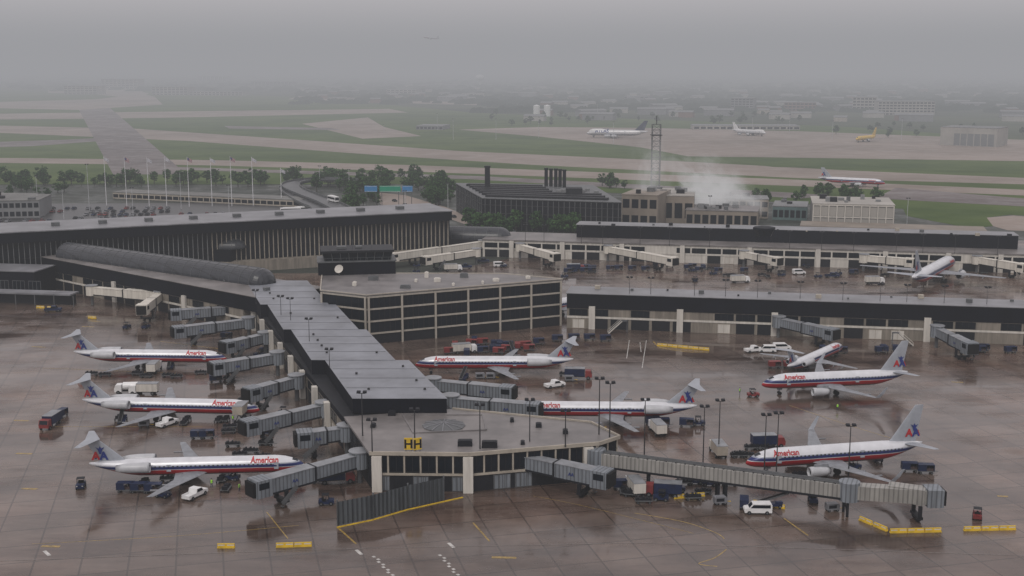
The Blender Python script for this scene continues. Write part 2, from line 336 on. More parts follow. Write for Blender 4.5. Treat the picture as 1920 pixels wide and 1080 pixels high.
for k,(x,y0,y1,s_) in enumerate(rects):
    L=y1-y0; poly=[(x,y0+.01),(x+W,y0+.01),(x+W+s_*L,y1),(x+s_*L,y1)]
    zb=7.56 if k==0 else 5.9; zt_=10.7+.1*k
    b=MB(); b.prism(poly,zb,zt_); b.build('clerestory_wall',M['black'],Hc)
    c=Vector((x+W/2+s_*L/2,(y0+y1)/2)); pl=[c+(Vector(p)-c)*1.008 for p in poly]
    b=MB(); b.prism(pl,zt_+.01,zt_+.08); b.build('metal_roof',M['roof'],Hc)
    for t in (.25,.5,.75):
        b=MB(); b.beam((x+s_*L*t+.3,y0+L*t,zt_+.11),(x+W+s_*L*t-.3,y0+L*t,zt_+.11),.12,.06); b.build('roof_seam',M['steel'],Hc)
    for t in (.2,.42,.6,.8):
        for ox in (W-3.2,4.5):
            if rr.random()<.55: b=MB(); b.box(x+s_*L*t+ox,x+s_*L*t+ox+.5,y0+L*t,y0+L*t+.5,zt_+.09,zt_+.5); b.build('roof_vent',M['poledark'],Hc)
b=MB(); b.prism(lb,0,5.85); b.build('concourse_wall',M['beige'],Hc)
b=MB(); b.prism(inset(lb,.999),5.86,7.1); b.build('fascia',M['black'],Hc)
b=MB(); b.prism(inset(lb,1.002),7.11,7.3); b.build('lower_roof',M['darkwall'],Hc)
FH=Fr(lb[3],lb[0]); bays(Hc,FH,3,FH.L-3,6.5,rr,p_up=.8,zu=3.5,hu=2.2)
for u in [10,26,44,60,76,92,108,124,138]:
    if u<FH.L-3: 
        b=MB(); b.fbox(FH,u-.9,u+.9,-1.3,-.1,0,6.9); b.build('column',M['whitewall'],Hc)
FHr=Fr(lb[1],lb[2]); bays(Hc,FHr,3,FHr.L-3,6.5,rr,p_up=.8,zu=3.5,hu=2.2)
for a in (0,1,2):
    F=Fr(pav[a],pav[a+1])
    n=max(1,round(F.L/3.0)); bb=F.L/n
    for i in range(n): win(Hc,F,(i+.5)*bb,3.75,bb*.86,3.1,2,'dark','glass')
    for i in range(n+1):
        u=min(max(i*bb,.15),F.L-.15); b=MB(); b.fbox(F,u-.16,u+.16,-.2,-.01,3.6,7.08); b.build('mullion',M['beige2'],Hc)
    b=MB(); b.fbox(F,0,F.L,-.26,-.02,3.15,3.58); b.build('string_course',M['beige2'],Hc)
    n=max(1,round(F.L/4.0)); bb=F.L/n
    for i in range(n):
        t=rr.random()
        if t<.6: win(Hc,F,(i+.5)*bb,.05,bb*.8,2.9,1,'dark','dark','dark_bay_panel')  # ground-floor opening drawn as a flat panel coloured as dark as its shade
        else: win(Hc,F,(i+.5)*bb,.05,bb*.8,2.9,3,'steel','bridge','service_door')
FL_=Fr(pav[6],pav[0]); bays(Hc,FL_,1,FL_.L,4.5,rr,p_up=1)
Fp=Fr(pav[0],pav[1]); Fq=Fr(pav[1],pav[2])
for F,u in [(Fp,1.0),(Fp,Fp.L-.2),(Fq,Fq.L-2)]:
    b=MB(); b.fbox(F,u-.95,u+.95,-1.0,-.27,0,7.0); b.build('column',M['whitewall'],Hc)
sk=G(832,798,7.6); n=12
ring=lambda r,z:[Vector((sk.x+r*math.cos(2*PI*i/n),sk.y+r*math.sin(2*PI*i/n),z)) for i in range(n)]
b=MB(); b.loft([ring(4.4,7.56),ring(4.4,7.7),ring(3.2,7.95),ring(1.5,8.15),ring(.3,8.2)]); b.build('skylight',M['steel'],Hc)
b=MB()
for i in range(n):
    t=2*PI*i/n; c,s_=math.cos(t),math.sin(t)
    for (ra,za),(rb,zb) in (((4.4,7.75),(3.2,8.0)),((3.2,8.0),(1.5,8.2)),((1.5,8.2),(.3,8.25))): b.beam((sk.x+ra*c,sk.y+ra*s_,za),(sk.x+rb*c,sk.y+rb*s_,zb),.16,.1)
b.build('skylight_rib',M['roofgrey'],Hc)
q=[P(755,778,7.6),P(905,778,7.6),P(912,806,7.6),P(775,812,7.6)]
for i in range(4): b=MB(); b.beam((*q[i],7.66),(*q[(i+1)%4],7.66),.3,.2); b.build('roof_curb',M['roofbrown'],Hc)
for x,y,w,h in [(872,835,2.8,1.0),(918,838,3.0,1.1),(735,778,1.5,.8),(1010,800,1.2,.7),(700,800,1,.6),(960,790,.8,.6),(1060,812,1,.7),(980,832,.8,.5)]:
    p=G(x,y,7.56); b=MB(); b.box(p.x-w/2,p.x+w/2,p.y-.8,p.y+.8,7.56,7.56+h); b.box(p.x-w/2+.2,p.x+w/2-.2,p.y-.6,p.y+.6,7.57+h,7.7+h); b.build('roof_unit',M['dark'],Hc)
def text_me(s,size,off=0.):
    cu=bpy.data.curves.new('lettering','FONT'); cu.body=s; cu.size=size; cu.offset=off; cu.align_x='LEFT'; cu.resolution_u=3
    o=bpy.data.objects.new('lettering_tmp',cu); C.objects.link(o); dg=bpy.context.evaluated_depsgraph_get()
    me=bpy.data.meshes.new_from_object(o.evaluated_get(dg)); vs=[v.co.copy() for v in me.vertices]; fs=[tuple(p.vertices) for p in me.polygons]
    bpy.data.objects.remove(o); bpy.data.meshes.remove(me); return vs,fs
for i,(x,a) in enumerate([(766,0),(783,R(25))]):
    p=G(x,843,7.9); s=thing('gate_sign',['yellow gate sign with black letter H on the pavilion roof, facing the camera','yellow gate sign with black letter H on the pavilion roof, the right panel turned sideways'][i],'sign',p,a)
    inv=s.matrix_basis
    b=MB(); b.add([inv@Vector(v) for v in [(-.8,-.1,.0),(.8,-.1,.0),(.8,.1,.0),(-.8,.1,.0),(-.8,-.1,2.3),(.8,-.1,2.3),(.8,.1,2.3),(-.8,.1,2.3)]],BOXF); b.build('sign_panel',M['yellow'],s)
    vs,fs=text_me('H',2.4,.07); w=max(v.x for v in vs)+min(v.x for v in vs)
    b=MB(); b.add([inv@Vector((v.x-w/2,-.12,v.y+.33)) for v in vs],fs); b.build('letter',M['rubber'],s,fix=False)
    for xx in (-.5,.5): b=MB(); b.cyl(inv@Vector((xx,0,-.4)),inv@Vector((xx,0,0)),.06); b.build('sign_post',M['steel'],s)
# ---------------------------------------------------------------- straight concourses
def concourse(name,label,p0,p1,depth,cols,seed,zt=10.8,cu0=0,cu1=None,wallm='beige',setb=-.25,zf=6.3,roofm='roofgrey',bay=6.1,extra=0,pu=.7):
    F=Fr(p0,p1); L=F.L+extra; r=random.Random(seed)
    t=thing(name,label,'airport concourse',F.o,F.a)
    b=MB(); b.fbox(F,0,L,0,depth,0,6.28 if setb<0 else 7.0); b.build('wall',M[wallm],t)
    b=MB(); b.fbox(F,.1,L-.1,-.14,-.01,3.25,3.85); b.build('string_course',M['whitewall'],t)
    cu1=cu1 or L
    if setb>0:
        b=MB(); b.fbox(F,-.3,L+.3,-.35,depth+.3,7.01,7.5); b.build('lower_roof',M['roofmem'],t); zf=7.51
    b=MB(); b.fbox(F,cu0,cu1,setb,depth+.2 if setb<0 else depth-1,zf,zt); b.build('fascia',M['black'],t)
    b=MB(); b.fbox(F,cu0-.3,cu1+.3,setb-.25,depth+.4,zt+.01,zt+.2); b.build('roof',M[roofm],t)
    for i in range(int((cu1-cu0)/11)):
        u=cu0+7+11*i+r.uniform(-3,3); d=depth*r.uniform(.3,.8); w=r.choice([.6,.9,1.6]); b=MB(); b.fbox(F,u,u+w,d,d+w,zt+.21,zt+.3+w*.6); b.build('roof_vent',M[r.choice(['steel','dark','beige2'])],t)
    for u in cols:
        b=MB(); b.fbox(F,u-.95,u+.95,-1.0,-.3,0,7.1); b.build('column',M['whitewall'],t)
    bays(t,F,.5,L-.5,bay,r,p_up=pu)
    return t,F
def ufor(F,x,y,z=0): return (Vector((*G(x,y,z).xy,0))-F.o).dot(F.u)
k0=G(1063,550,10.8);k1=G(1925,578,10.8)
FK=Fr(k0,k1)
concourse('concourse_building','low concourse with black fascia running right from the office block to the frame edge',k0,k1,11.5,[ufor(FK,x,yy) for x,yy in ((1107,622),(1273,629),(1452,636),(1742,648))],5,extra=25,pu=.6)
g0=G(905,448,7.5);g1=G(1900,476,7.5); FG=Fr(g0,g1)
concourse('concourse_building','farther parallel concourse with pale wall band and long black upper storey behind the taxiway',g0,g1,24,[ufor(FG,x,490) for x in (950,1050,1165,1280,1405,1530,1650,1760,1850)],6,cu0=38,cu1=FG.L+4,setb=13,wallm='whitewall',extra=25,pu=.9,zt=12.8)
t0=G(80,482,10.8);t1=G(455,553,10.8); FS=Fr(t0,t1)
St,FS=concourse('concourse_building','connecting concourse topped by a long ribbed glass vault at the left',t0,t1,24,[ufor(FS,x,y) for x,y in ((205,568),(330,598))],9,roofm='roofmem',pu=.6,cu1=FS.L+10)
def vault(parent,p0,p1,r,z,rise=1.,name='glass_vault'):
    F=Fr(p0,p1); b=MB(); n=18
    prof=lambda u,rs=1.:[F.pt(u,-r*rs*math.cos(PI*i/n),z+r*rise*rs*math.sin(PI*i/n)) for i in range(n+1)]
    b.loft([prof(0),prof(F.L)]+[prof(F.L+r*math.sin(PI/2*k/5)*.9,max(.05,math.cos(PI/2*k/5))) for k in range(1,6)],cap=True,closed=False); b.build(name,M['vault'],parent,fix=False)
    b=MB(); k=int(F.L/4.5)
    for j in range(k+1):
        pr=prof(F.L*j/k,1.004)
        for i in range(n): b.beam(pr[i],pr[i+1],.12,.1)
    for i in (4,7,9,11,14): b.beam(prof(0,1.004)[i],prof(F.L,1.004)[i],.1,.1)
    b.build('vault_rib',M['steel'],parent)
vault(St,G(128,478,11.2),G(488,529,11.2),5.2,11.03,.92)
T0=G(-40,437,20);T1=G(845,394,20); FT=Fr(T0,T1)
T=thing('terminal_building','long dark terminal hall with deep black fascia and pale thin columns, behind the connecting concourse','airport terminal',FT.o,FT.a)
b=MB(); b.fbox(FT,0,FT.L,1.5,26,0,15.9); b.build('glazed_wall',M['glass2'],T)
b=MB(); b.fbox(FT,-1,FT.L,-1.5,28,15.91,19.6); b.build('fascia',M['black'],T)
b=MB(); b.fbox(FT,-1.3,FT.L+.3,-1.8,28.3,19.61,20); b.build('roof',M['roofgrey'],T)
b=MB(); b.fbox(FT,0,FT.L,-3,1.49,0,4.2); b.build('base_wall',M['beige'],T)
n=98
for i in range(n):
    u=2+(FT.L-3)*i/(n-1)
    b=MB(); b.fbox(FT,u-.1,u+.1,.5,1.48,4.25,15.9); b.build('column',M['beige2'] if FT.L-u<100 else M['farc'],T)
b=MB(); b.fbox(FT,1,FT.L-1,1.2,1.45,9.3,9.7); b.build('transom',M['dark'],T)
for i in range(9):
    u=FT.L-20-i*17; b=MB(); b.fbox(FT,u,u+3,10,13,20.01,21.3); b.build('roof_unit',M['steel'],T)
vt=thing('vaulted_link','small grey vaulted passage at the right end of the terminal','passage',G(835,470))
b=MB(); f=Fr(G(828,472),G(935,475)); b.fbox(f,0,f.L,-3,9,0,6); b.build('wall',M['darkwall'],vt); vault(vt,f.pt(0,3),f.pt(f.L,3),5.5,6.02,.9)
vt=thing('vaulted_link','low vaulted glass roof between the long vault and the terminal hall','passage',G(360,520))
f=Fr(G(270,505),G(440,508)); b=MB(); b.fbox(f,0,f.L,-4,8,0,9); b.build('wall',M['black'],vt); vault(vt,f.pt(0,2),f.pt(f.L,2),5,9.02,.8)
vt=thing('low_building','dark low flat-roofed building at the left frame edge beyond the connecting concourse','building',G(0,545))
f=Fr(G(-60,548),G(78,552)); b=MB(); b.fbox(f,0,f.L,-4,10,0,8.6); b.build('wall',M['black'],vt)
b=MB(); b.fbox(f,-.3,f.L+.3,-4.3,10.3,8.61,8.95); b.build('roof',M['roofgrey'],vt)
for i in range(5): win(vt,f,4+i*6,1,4.6,4.5,3,'steel','glass',d=-4)
cn=thing('entrance_canopy','low flat grey canopy at ground level by the left frame edge','canopy',G(60,575))
f=Fr(G(-40,566),G(140,572)); b=MB(); b.fbox(f,0,f.L-1,0,3,0,3.6); b.build('wall',M['dark'],cn)
b=MB(); b.fbox(f,-.5,f.L,-2.6,3.4,3.61,4.1); b.build('canopy_roof',M['roofgrey'],cn)
for i in range(6): b=MB(); b.fbox(f,1+i*7,1.25+i*7,-2.3,-2.05,0,3.6); b.build('canopy_post',M['steel'],cn)
# ---------------------------------------------------------------- office block
z=14.5
oc=[P(688,554,z),P(1052,524,z),P(940,514,z),P(606,513,z),P(603,545,z)]
O=thing('office_building','three storey office block with pale frame and dark window bands amid the apron','office building',(oc[0][0],oc[0][1],0))
b=MB(); b.prism(oc,0,14.2); b.build('core_wall',M['darkwall'],O)
b=MB(); b.prism(inset(oc,1.012),14.21,14.6); b.build('roof',M['roofbrown'],O)
pe=inset(oc,1.012)
for i in range(5):
    p=pe[i];q=pe[(i+1)%5]; b=MB(); b.beam((p.x,p.y,14.7),(q.x,q.y,14.7),.35,.3); b.build('parapet',M['office'],O)
for (a,c,nb) in ((0,1,6),(4,0,1)):
    F=Fr(oc[a],oc[c]); bb=F.L/nb
    for fl in range(3):
        z0=3.4+fl*3.6
        b=MB(); b.fbox(F,.0,F.L,-.35,-.01,z0-.46,z0); b.build('spandrel',M['office'],O)
        for i in range(nb):
            for q in range(3): win(O,F,i*bb+.3+(bb-.6)*(q+.5)/3,z0+.02,(bb-.6)/3-.06,3.05,2,'dark','glass')
    b=MB(); b.fbox(F,0,F.L,-.35,-.01,13.7,14.15); b.build('spandrel',M['office'],O)
    for i in range(nb+1):
        b=MB(); u=min(max(i*bb,.3),F.L-.3); b.fbox(F,u-.28,u+.28,-.7,-.36,0,14.1); b.build('column',M['office'],O)
    for i in range(nb*2): win(O,F,(i+.5)*bb/2,.05,bb/2*.8,2.4,1,'dark','dark','dark_bay_panel')
for x,y,w,h in [(760,540,3,.8),(820,528,2,1),(870,520,2.5,1.2),(930,527,2,.7),(700,525,3,1.1),(800,520,1.2,1.6),(990,522,1.5,.6),(665,535,1.2,1.0),(850,535,.8,.6),(905,532,.7,.8),(780,528,.8,.7)]:
    p=G(x,y,14.6); b=MB(); b.box(p.x-w/2,p.x+w/2,p.y-1,p.y+1,14.6,14.6+h); b.box(p.x-w/2+.3,p.x+w/2-.3,p.y-.7,p.y+.7,14.61+h,14.8+h); b.build('roof_unit',M['steel'] if w>2 else M['whitewall'],O)
c0=P(597,517,14.6);c1=P(742,513,14.6); F=Fr(c0,c1)
CT=thing('control_tower','squat black control cabin with slanted glass band on the office block roof','control tower',(*F.pt(F.L/2,6).xy,14.6),F.a)
b=MB(); b.fbox(F,0,F.L,0,12,14.62,18.6); b.build('base_wall',M['black'],CT)
b=MB(); b.fbox(F,-.3,F.L+.3,-.3,12.3,18.62,19); b.build('terrace',M['steel'],CT)
b=MB(); u0,u1=2,F.L-1.5
b.add([F.pt(u0,1,19.01),F.pt(u1,1,19.01),F.pt(u1,11,19.01),F.pt(u0,11,19.01),F.pt(u0-.6,.3,21.6),F.pt(u1+.6,.3,21.6),F.pt(u1+.6,11.7,21.6),F.pt(u0-.6,11.7,21.6)],BOXF); b.build('cabin_glass',M['glass'],CT)
for i in range(9):
    t=i/8; b=MB(); b.beam(F.pt(u0+(u1-u0)*t,.93,19.02),F.pt(u0-.6+(u1-u0+1.2)*t,.23,21.6),.16,.16); b.build('mullion',M['steel'],CT)
b=MB(); b.fbox(F,u0-1.1,u1+1.1,-.2,12.2,21.62,22.3); b.build('cabin_roof',M['dark'],CT)
for a_ in ((6,9,4,6,23.1),(12,14,5,7,22.9)): b=MB(); b.fbox(F,a_[0],a_[1],a_[2],a_[3],22.32,a_[4]); b.build('roof_unit',M['steel'],CT)
for u in (4,11,17): b=MB(); b.cyl(F.pt(u,6,22.3),F.pt(u,6,25.0),.06); b.build('antenna',M['steel'],CT)
b=MB()
for i in range(12): b.beam(F.pt(i*F.L/11,-.2,19),F.pt(i*F.L/11,-.2,20),.06,.06)
b.beam(F.pt(0,-.2,20),F.pt(F.L,-.2,20),.07,.07); b.build('railing',M['steel'],CT)
d=G(636,517,14.6); D=thing('satellite_dish','cream satellite dish in front of the black control cabin','satellite dish',d)
b=MB(); ax=Vector((-.2,-.85,.5)).normalized(); e1=ax.orthogonal().normalized(); e2=ax.cross(e1); rg=[]
for k in range(6):
    t=k/5; r=1.4*max(t,.02); rg.append([d+Vector((0,0,2.1))+ax*(.45*t*t-.2)+e1*(r*math.cos(a*PI/8))+e2*(r*math.sin(a*PI/8)) for a in range(16)])
b.loft(rg,cap=False); b.build('dish',M['whitewall'],D,smooth=True,fix=False)
b=MB(); b.cyl(d,d+Vector((0,.2,1.9)),.14); b.build('mount',M['steel'],D)
p=G(1432,450,12.9); CB=thing('control_tower','small black tapered lookout cabin on the far concourse roof','control tower',p)
b=MB(); b.cyl(p,p+Vector((0,0,1.5)),3.2,3.0,8); b.build('base_wall',M['black'],CB)
b=MB(); b.cyl(p+Vector((0,0,1.52)),p+Vector((0,0,4.2)),3.0,4.1,8); b.build('cabin_glass',M['glass2'],CB)
b=MB(); b.cyl(p+Vector((0,0,4.22)),p+Vector((0,0,5)),4.4,4.3,8); b.build('cabin_roof',M['black'],CB)
# ---------------------------------------------------------------- blast fence
fp=[(633,986),(700,972),(765,953),(832,938)]
BF=thing('blast_fence','dark grey corrugated fence curving out in front of the pavilion','fence',G(*fp[0]),Fr(G(*fp[0]),G(*fp[3])).a)
Q=[G(*q) for q in fp]
for i in range(3):
    b=MB(); h=4.4; F=Fr(Q[i],Q[i+1]); k=max(4,int(F.L/.45)); pts=[F.pt(F.L*j/k,(.12 if j%2 else -.12)) for j in range(k+1)]
    b.loft([[p+Vector((0,0,.05)) for p in pts],[p+Vector((0,0,h)) for p in pts]],cap=False,closed=False); b.build('fence_panel',M['fence'],BF,fix=False)
for i in range(4):
    b=MB(); b.cyl(Q[i]+Vector((0,.3,0)),Q[i]+Vector((0,.3,4.7)),.16); b.build('fence_post',M['steel'],BF)
b=MB(); Q.append(G(868,930))
for i in range(4): b.beam(Q[i]+Vector((0,-.9,.08)),Q[i+1]+Vector((0,-.9,.08)),.22,.16)
tag(b.build('kerb',M['yellow']),kind='structure')
# ---------------------------------------------------------------- jet bridges
vsAA,fsAA=text_me('AA',.9,.02)
def jetbridge(a,c,label,col='bridge',zr=4.6,zc=4.2,group='passenger boarding bridges',name='jet_bridge',deco=True):
    A=G(a[0],a[1],zr); B=G(c[0],c[1],zc); d=Vector((B.x-A.x,B.y-A.y,0)); L=d.length; ang=math.atan2(d.y,d.x)
    t=thing(name,label,'jet bridge',(A.x,A.y,0),ang,group); T_=t.matrix_basis
    def PB(mb,name,m,**k):
        mb.v=[T_@v for v in mb.v]; return mb.build(name,m,t,**k)
    b=MB(); b.cyl((0,0,zr-1.5),(0,0,zr+1.7),1.9,n=14); PB(b,'rotunda',M[col])
    b=MB(); b.cyl((0,0,zr+1.72),(0,0,zr+1.95),2.1,n=14); PB(b,'rotunda_roof',M['bridgeroof'])
    b=MB(); b.cyl((0,0,0),(0,0,zr-1.5),.5,n=10); PB(b,'support_column',M['steel'])
    zm=zr+(zc-zr)*.55
    b=MB(); b.beam((1.5,0,zr),(L*.58,0,zm),2.3,2.4); PB(b,'tunnel',M[col])
    b=MB(); b.beam((L*.5,0,zm),(L-1.4,0,zc),2.7,2.8); PB(b,'tunnel',M[col])
    rm=M['bridgeroof'] if deco else M[col]
    b=MB(); b.beam((1.5,0,zr+1.3),(L*.52,0,zm+1.34),2.5,.15); PB(b,'tunnel_roof',rm)
    b=MB(); b.beam((L*.5,0,zm+1.5),(L-1.4,0,zc+1.5),2.9,.15); PB(b,'tunnel_roof',rm)
    for s_ in (-1,1):
        b=MB(); b.beam((1.5,s_*1.22,zr-1.15),(L*.5,s_*1.22,zm-1.2),.18,.3); PB(b,'side_rail',M['dark'])
        b=MB(); b.beam((L*.5,s_*1.43,zm-1.35),(L-1.4,s_*1.43,zc-1.35),.18,.3); PB(b,'side_rail',M['dark'])
    b=MB(); b.box(L*.5-.25,L*.5+.1,-1.5,1.5,zm-1.5,zm+1.62); PB(b,'tunnel_frame',M['dark'])
    b=MB(); b.box(L-1.6,L+1.7,-1.75,1.75,zc-1.6,zc+1.7); PB(b,'cab',M[col])
    b=MB(); b.box(L+1.72,L+2.3,-1.5,1.5,zc-1.3,zc+1.4); PB(b,'bellows',M['rubber'])
    for s_ in (-1,1): b=MB(); b.box(L-.9,L+1.2,min(s_*1.76,s_*1.79),max(s_*1.76,s_*1.79),zc,zc+1.2); PB(b,'cab_window',M['glass'])
    x=L*.8
    b=MB(); b.box(x-.5,x+.5,-2.0,2.0,.7,1.1); b.box(x-.35,x+.35,-2.0,-1.55,1.0,zc-1.2); b.box(x-.35,x+.35,1.55,2.0,1.0,zc-1.2); PB(b,'drive_column',M['dark'])
    for s_ in (-1,1):
        b=MB(); b.cyl((x,s_*.8-.25,.55),(x,s_*.8+.25,.55),.55,n=12); PB(b,'wheel',M['rubber'])
    b=MB(); sd=1.8
    for k in range(9): b.box(L*.72+k*.35,L*.72+k*.35+.35,sd,sd+.9,zc-1.5-k*.3,zc-1.42-k*.3)
    b.beam((L*.72,sd+.9,zc-.5),(L*.72+3.2,sd+.9,zc-3.2),.06,.9); PB(b,'service_stair',M['steel'])
    if deco:
        for side in (-1,1):
            b=MB(); b.add([(L*.7-side*(v.x-.55)*-1*1,side*1.49,zc-.2+v.y) for v in vsAA],fsAA); PB(b,'emblem',M['blue'],fix=False)
    return t
JB=[((520,672),(408,690),'grey boarding bridge reaching the nose of the farthest parked jet left of the concourse'),
((497,634),(428,650),'short grey boarding bridge just beyond the farthest left jet'),
((466,606),(336,622),'grey boarding bridge with open gate, the lower of two beside the connecting concourse'),
((460,580),(330,590),'grey boarding bridge, the upper of two beside the connecting concourse'),
((556,716),(474,738),'grey boarding bridge above the nose of the middle left jet'),
((608,768),(470,800),'grey boarding bridge below the nose of the middle left jet'),
((650,812),(572,822),'short grey boarding bridge tucked between two longer ones left of the pavilion'),
((674,862),(488,913),'corrugated boarding bridge crossing in front of the nearest left jet nose'),
((812,722),(950,736),'grey boarding bridge right of the stepped roof, between the two rear-engined jets'),
((845,755),(998,768),'grey boarding bridge touching the nose of the jet behind the pavilion'),
((965,862),(1128,896),'grey boarding bridge standing in front of the pavilion right wing'),
((1460,604),(1558,626),'grey boarding bridge on the right concourse, leading to the small jet'),
((1757,622),(1818,652),'short grey boarding bridge at the far right of the near right concourse')]
for a,c,l in JB: jetbridge(a,c,l)
JW=[((300,556),(268,580),'pale boarding bridge head at the bend, left of the connecting concourse'),((172,545),(300,556),'pale elevated walkway along the connecting concourse at left'),
((905,458),(738,482),'long white boarding bridge behind the office block'),((893,474),(800,488),'second white boarding bridge behind the office block, nearer and shorter'),((975,464),(1040,482),'white boarding bridge second from the left on the far concourse'),
((1140,468),(1260,490),'long white boarding bridge in the middle of the far concourse'),((1395,478),(1456,490),'short white boarding bridge on the far concourse under the lookout cabin'),
((1620,485),(1705,492),'white boarding bridge left of the far parked jet'),((1832,488),(1916,502),'white boarding bridge at the far right end of the far concourse')]
for a,c,l in JW: jetbridge(a,c,l,'bridgew',zr=4.8,zc=4.5,group='pale boarding bridges',deco=False)
wp=[G(1118,858,4.9),G(1592,920,4.5),G(1745,930,4.4)]
WB=thing('walkway_bridge','very long elevated corrugated walkway on trestles crossing in front of the winglet jet','walkway bridge',(wp[0].x,wp[0].y,0),Fr(wp[0],wp[1]).a)
b=MB(); b.beam(wp[0],wp[1],2.5,2.5); b.build('fixed_tunnel',M['bridgel'],WB)
b=MB(); b.beam(wp[1],wp[2],2.5,2.5); b.build('telescopic_tunnel',M['bridgel'],WB)
b=MB(); b.beam(wp[1]+Vector((7,-.1,0)),wp[2]-Vector((1,0,0)),2.8,2.8); b.build('outer_tunnel',M['bridgel'],WB)
b=MB(); b.cyl(wp[1]+Vector((0,0,-1.7)),wp[1]+Vector((0,0,1.8)),1.9,n=14); b.build('rotunda',M['bridge'],WB)
b=MB(); b.cyl(wp[0]+Vector((0,0,-1.7)),wp[0]+Vector((0,0,1.8)),1.9,n=14); b.build('rotunda',M['bridge'],WB)
for o_ in (-.6,.2,.8):
    b=MB(); b.beam(wp[0]+Vector((0,o_,1.4)),wp[1]+Vector((0,o_,1.4)),.18,.2); b.build('roof_pipe',M['steel'],WB)
for k in range(26):
    p=wp[0].lerp(wp[1],(k+.5)/26); b=MB(); b.beam(p+Vector((0,-1.1,1.32)),p+Vector((0,1.1,1.32)),.2,.2); b.build('roof_bracket',M['poledark'],WB)
for s_ in (-1.35,1.35): b=MB(); b.beam(wp[0]+Vector((0,s_,-1.3)),wp[1]+Vector((0,s_,-1.3)),.25,.4); b.build('side_rail',M['dark'],WB)
for t in (.0,.22,.5,.53,.99):
    p=wp[0].lerp(wp[1],t); b=MB()
    for s_ in (-1.3,1.3): b.beam((p.x,p.y+s_,0),(p.x,p.y+s_,p.z-1.3),.4,.4)
    b.beam((p.x,p.y-1.3,.3),(p.x,p.y+1.3,p.z-1.6),.2,.2); b.beam((p.x,p.y-1.5,p.z-1.6),(p.x,p.y+1.5,p.z-1.6),.5,.5)
    b.build('trestle',M['dark'],WB)
p=wp[2]; b=MB(); b.box(p.x-1,p.x+1.8,p.y-1.8,p.y+1.8,p.z-1.6,p.z+1.6); b.build('cab',M['bridge'],WB)
b=MB(); b.box(p.x+1.81,p.x+2.3,p.y-1.5,p.y+1.5,p.z-1.3,p.z+1.3); b.build('bellows',M['rubber'],WB)
b=MB(); b.box(p.x-2.8,p.x-1.8,p.y-2,p.y+2,.6,1.1); b.box(p.x-2.6,p.x-2,p.y-2,p.y-1.5,1.0,p.z-1.3); b.box(p.x-2.6,p.x-2,p.y+1.5,p.y+2,1.0,p.z-1.3); b.build('drive_column',M['dark'],WB)
for s_ in (-.9,.9):
    b=MB(); b.cyl((p.x-2.3,p.y+s_-.25,.55),(p.x-2.3,p.y+s_+.25,.55),.55,n=12); b.build('wheel',M['rubber'],WB)
# ---------------------------------------------------------------- aircraft
def livery(name,zc,r,bands,wx0,wx1):
    m,n,l=nt(name); o=n.new('ShaderNodeOutputMaterial'); p=n.new('ShaderNodeBsdfPrincipled'); l.new(p.outputs[0],o.inputs[0])
    tc=n.new('ShaderNodeTexCoord'); sx=n.new('ShaderNodeSeparateXYZ'); l.new(tc.outputs['Object'],sx.inputs[0])
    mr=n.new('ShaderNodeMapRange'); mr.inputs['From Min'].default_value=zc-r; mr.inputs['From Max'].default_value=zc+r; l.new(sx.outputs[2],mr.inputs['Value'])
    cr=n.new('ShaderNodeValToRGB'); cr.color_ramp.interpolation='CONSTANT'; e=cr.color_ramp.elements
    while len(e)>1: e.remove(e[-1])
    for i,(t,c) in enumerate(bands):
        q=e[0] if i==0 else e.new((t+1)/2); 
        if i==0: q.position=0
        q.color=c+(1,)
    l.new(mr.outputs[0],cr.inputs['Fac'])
    def mth(op,a,b_):
        k=n.new('ShaderNodeMath'); k.operation=op
        for i,v in enumerate((a,b_)):
            if isinstance(v,(int,float)): k.inputs[i].default_value=v
            else: l.new(v,k.inputs[i])
        return k.outputs[0]
    fx=mth('FRACT',mth('DIVIDE',sx.outputs[0],.85),0); wx=mth('LESS_THAN',fx,.42)
    wz=mth('MULTIPLY',mth('GREATER_THAN',sx.outputs[2],zc+.14*r),mth('LESS_THAN',sx.outputs[2],zc+.32*r))
    wr_=mth('MULTIPLY',mth('GREATER_THAN',sx.outputs[0],wx0),mth('LESS_THAN',sx.outputs[0],wx1))
    w=mth('MULTIPLY',mth('MULTIPLY',wx,wz),wr_)
    mx=n.new('ShaderNodeMix'); mx.data_type='RGBA'; l.new(w,mx.inputs['Factor']); l.new(cr.outputs[0],mx.inputs['A']); mx.inputs['B'].default_value=(.012,.015,.022,1)
    ns=n.new('ShaderNodeTexNoise'); ns.inputs['Scale'].default_value=.6; ns.inputs['Detail'].default_value=5; l.new(tc.outputs['Object'],ns.inputs['Vector'])
    rg=n.new('ShaderNodeMapRange'); rg.inputs['To Min'].default_value=.74; rg.inputs['To Max'].default_value=1.12; l.new(ns.outputs['Fac'],rg.inputs['Value'])
    vm=n.new('ShaderNodeVectorMath'); vm.operation='SCALE'; l.new(mx.outputs['Result'],vm.inputs[0]); l.new(rg.outputs[0],vm.inputs['Scale'])
    l.new(vm.outputs[0],p.inputs['Base Color']); p.inputs['Roughness'].default_value=.28; p.inputs['Metallic'].default_value=.18; p.inputs['Specular IOR Level'].default_value=.4
    return m
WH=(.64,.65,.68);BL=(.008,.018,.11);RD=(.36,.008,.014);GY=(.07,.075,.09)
aab=[(-1,GY),(-.72,RD),(-.16,(.5,.5,.53)),(-.08,BL),(.22,(.3,.32,.38)),(.34,WH)]
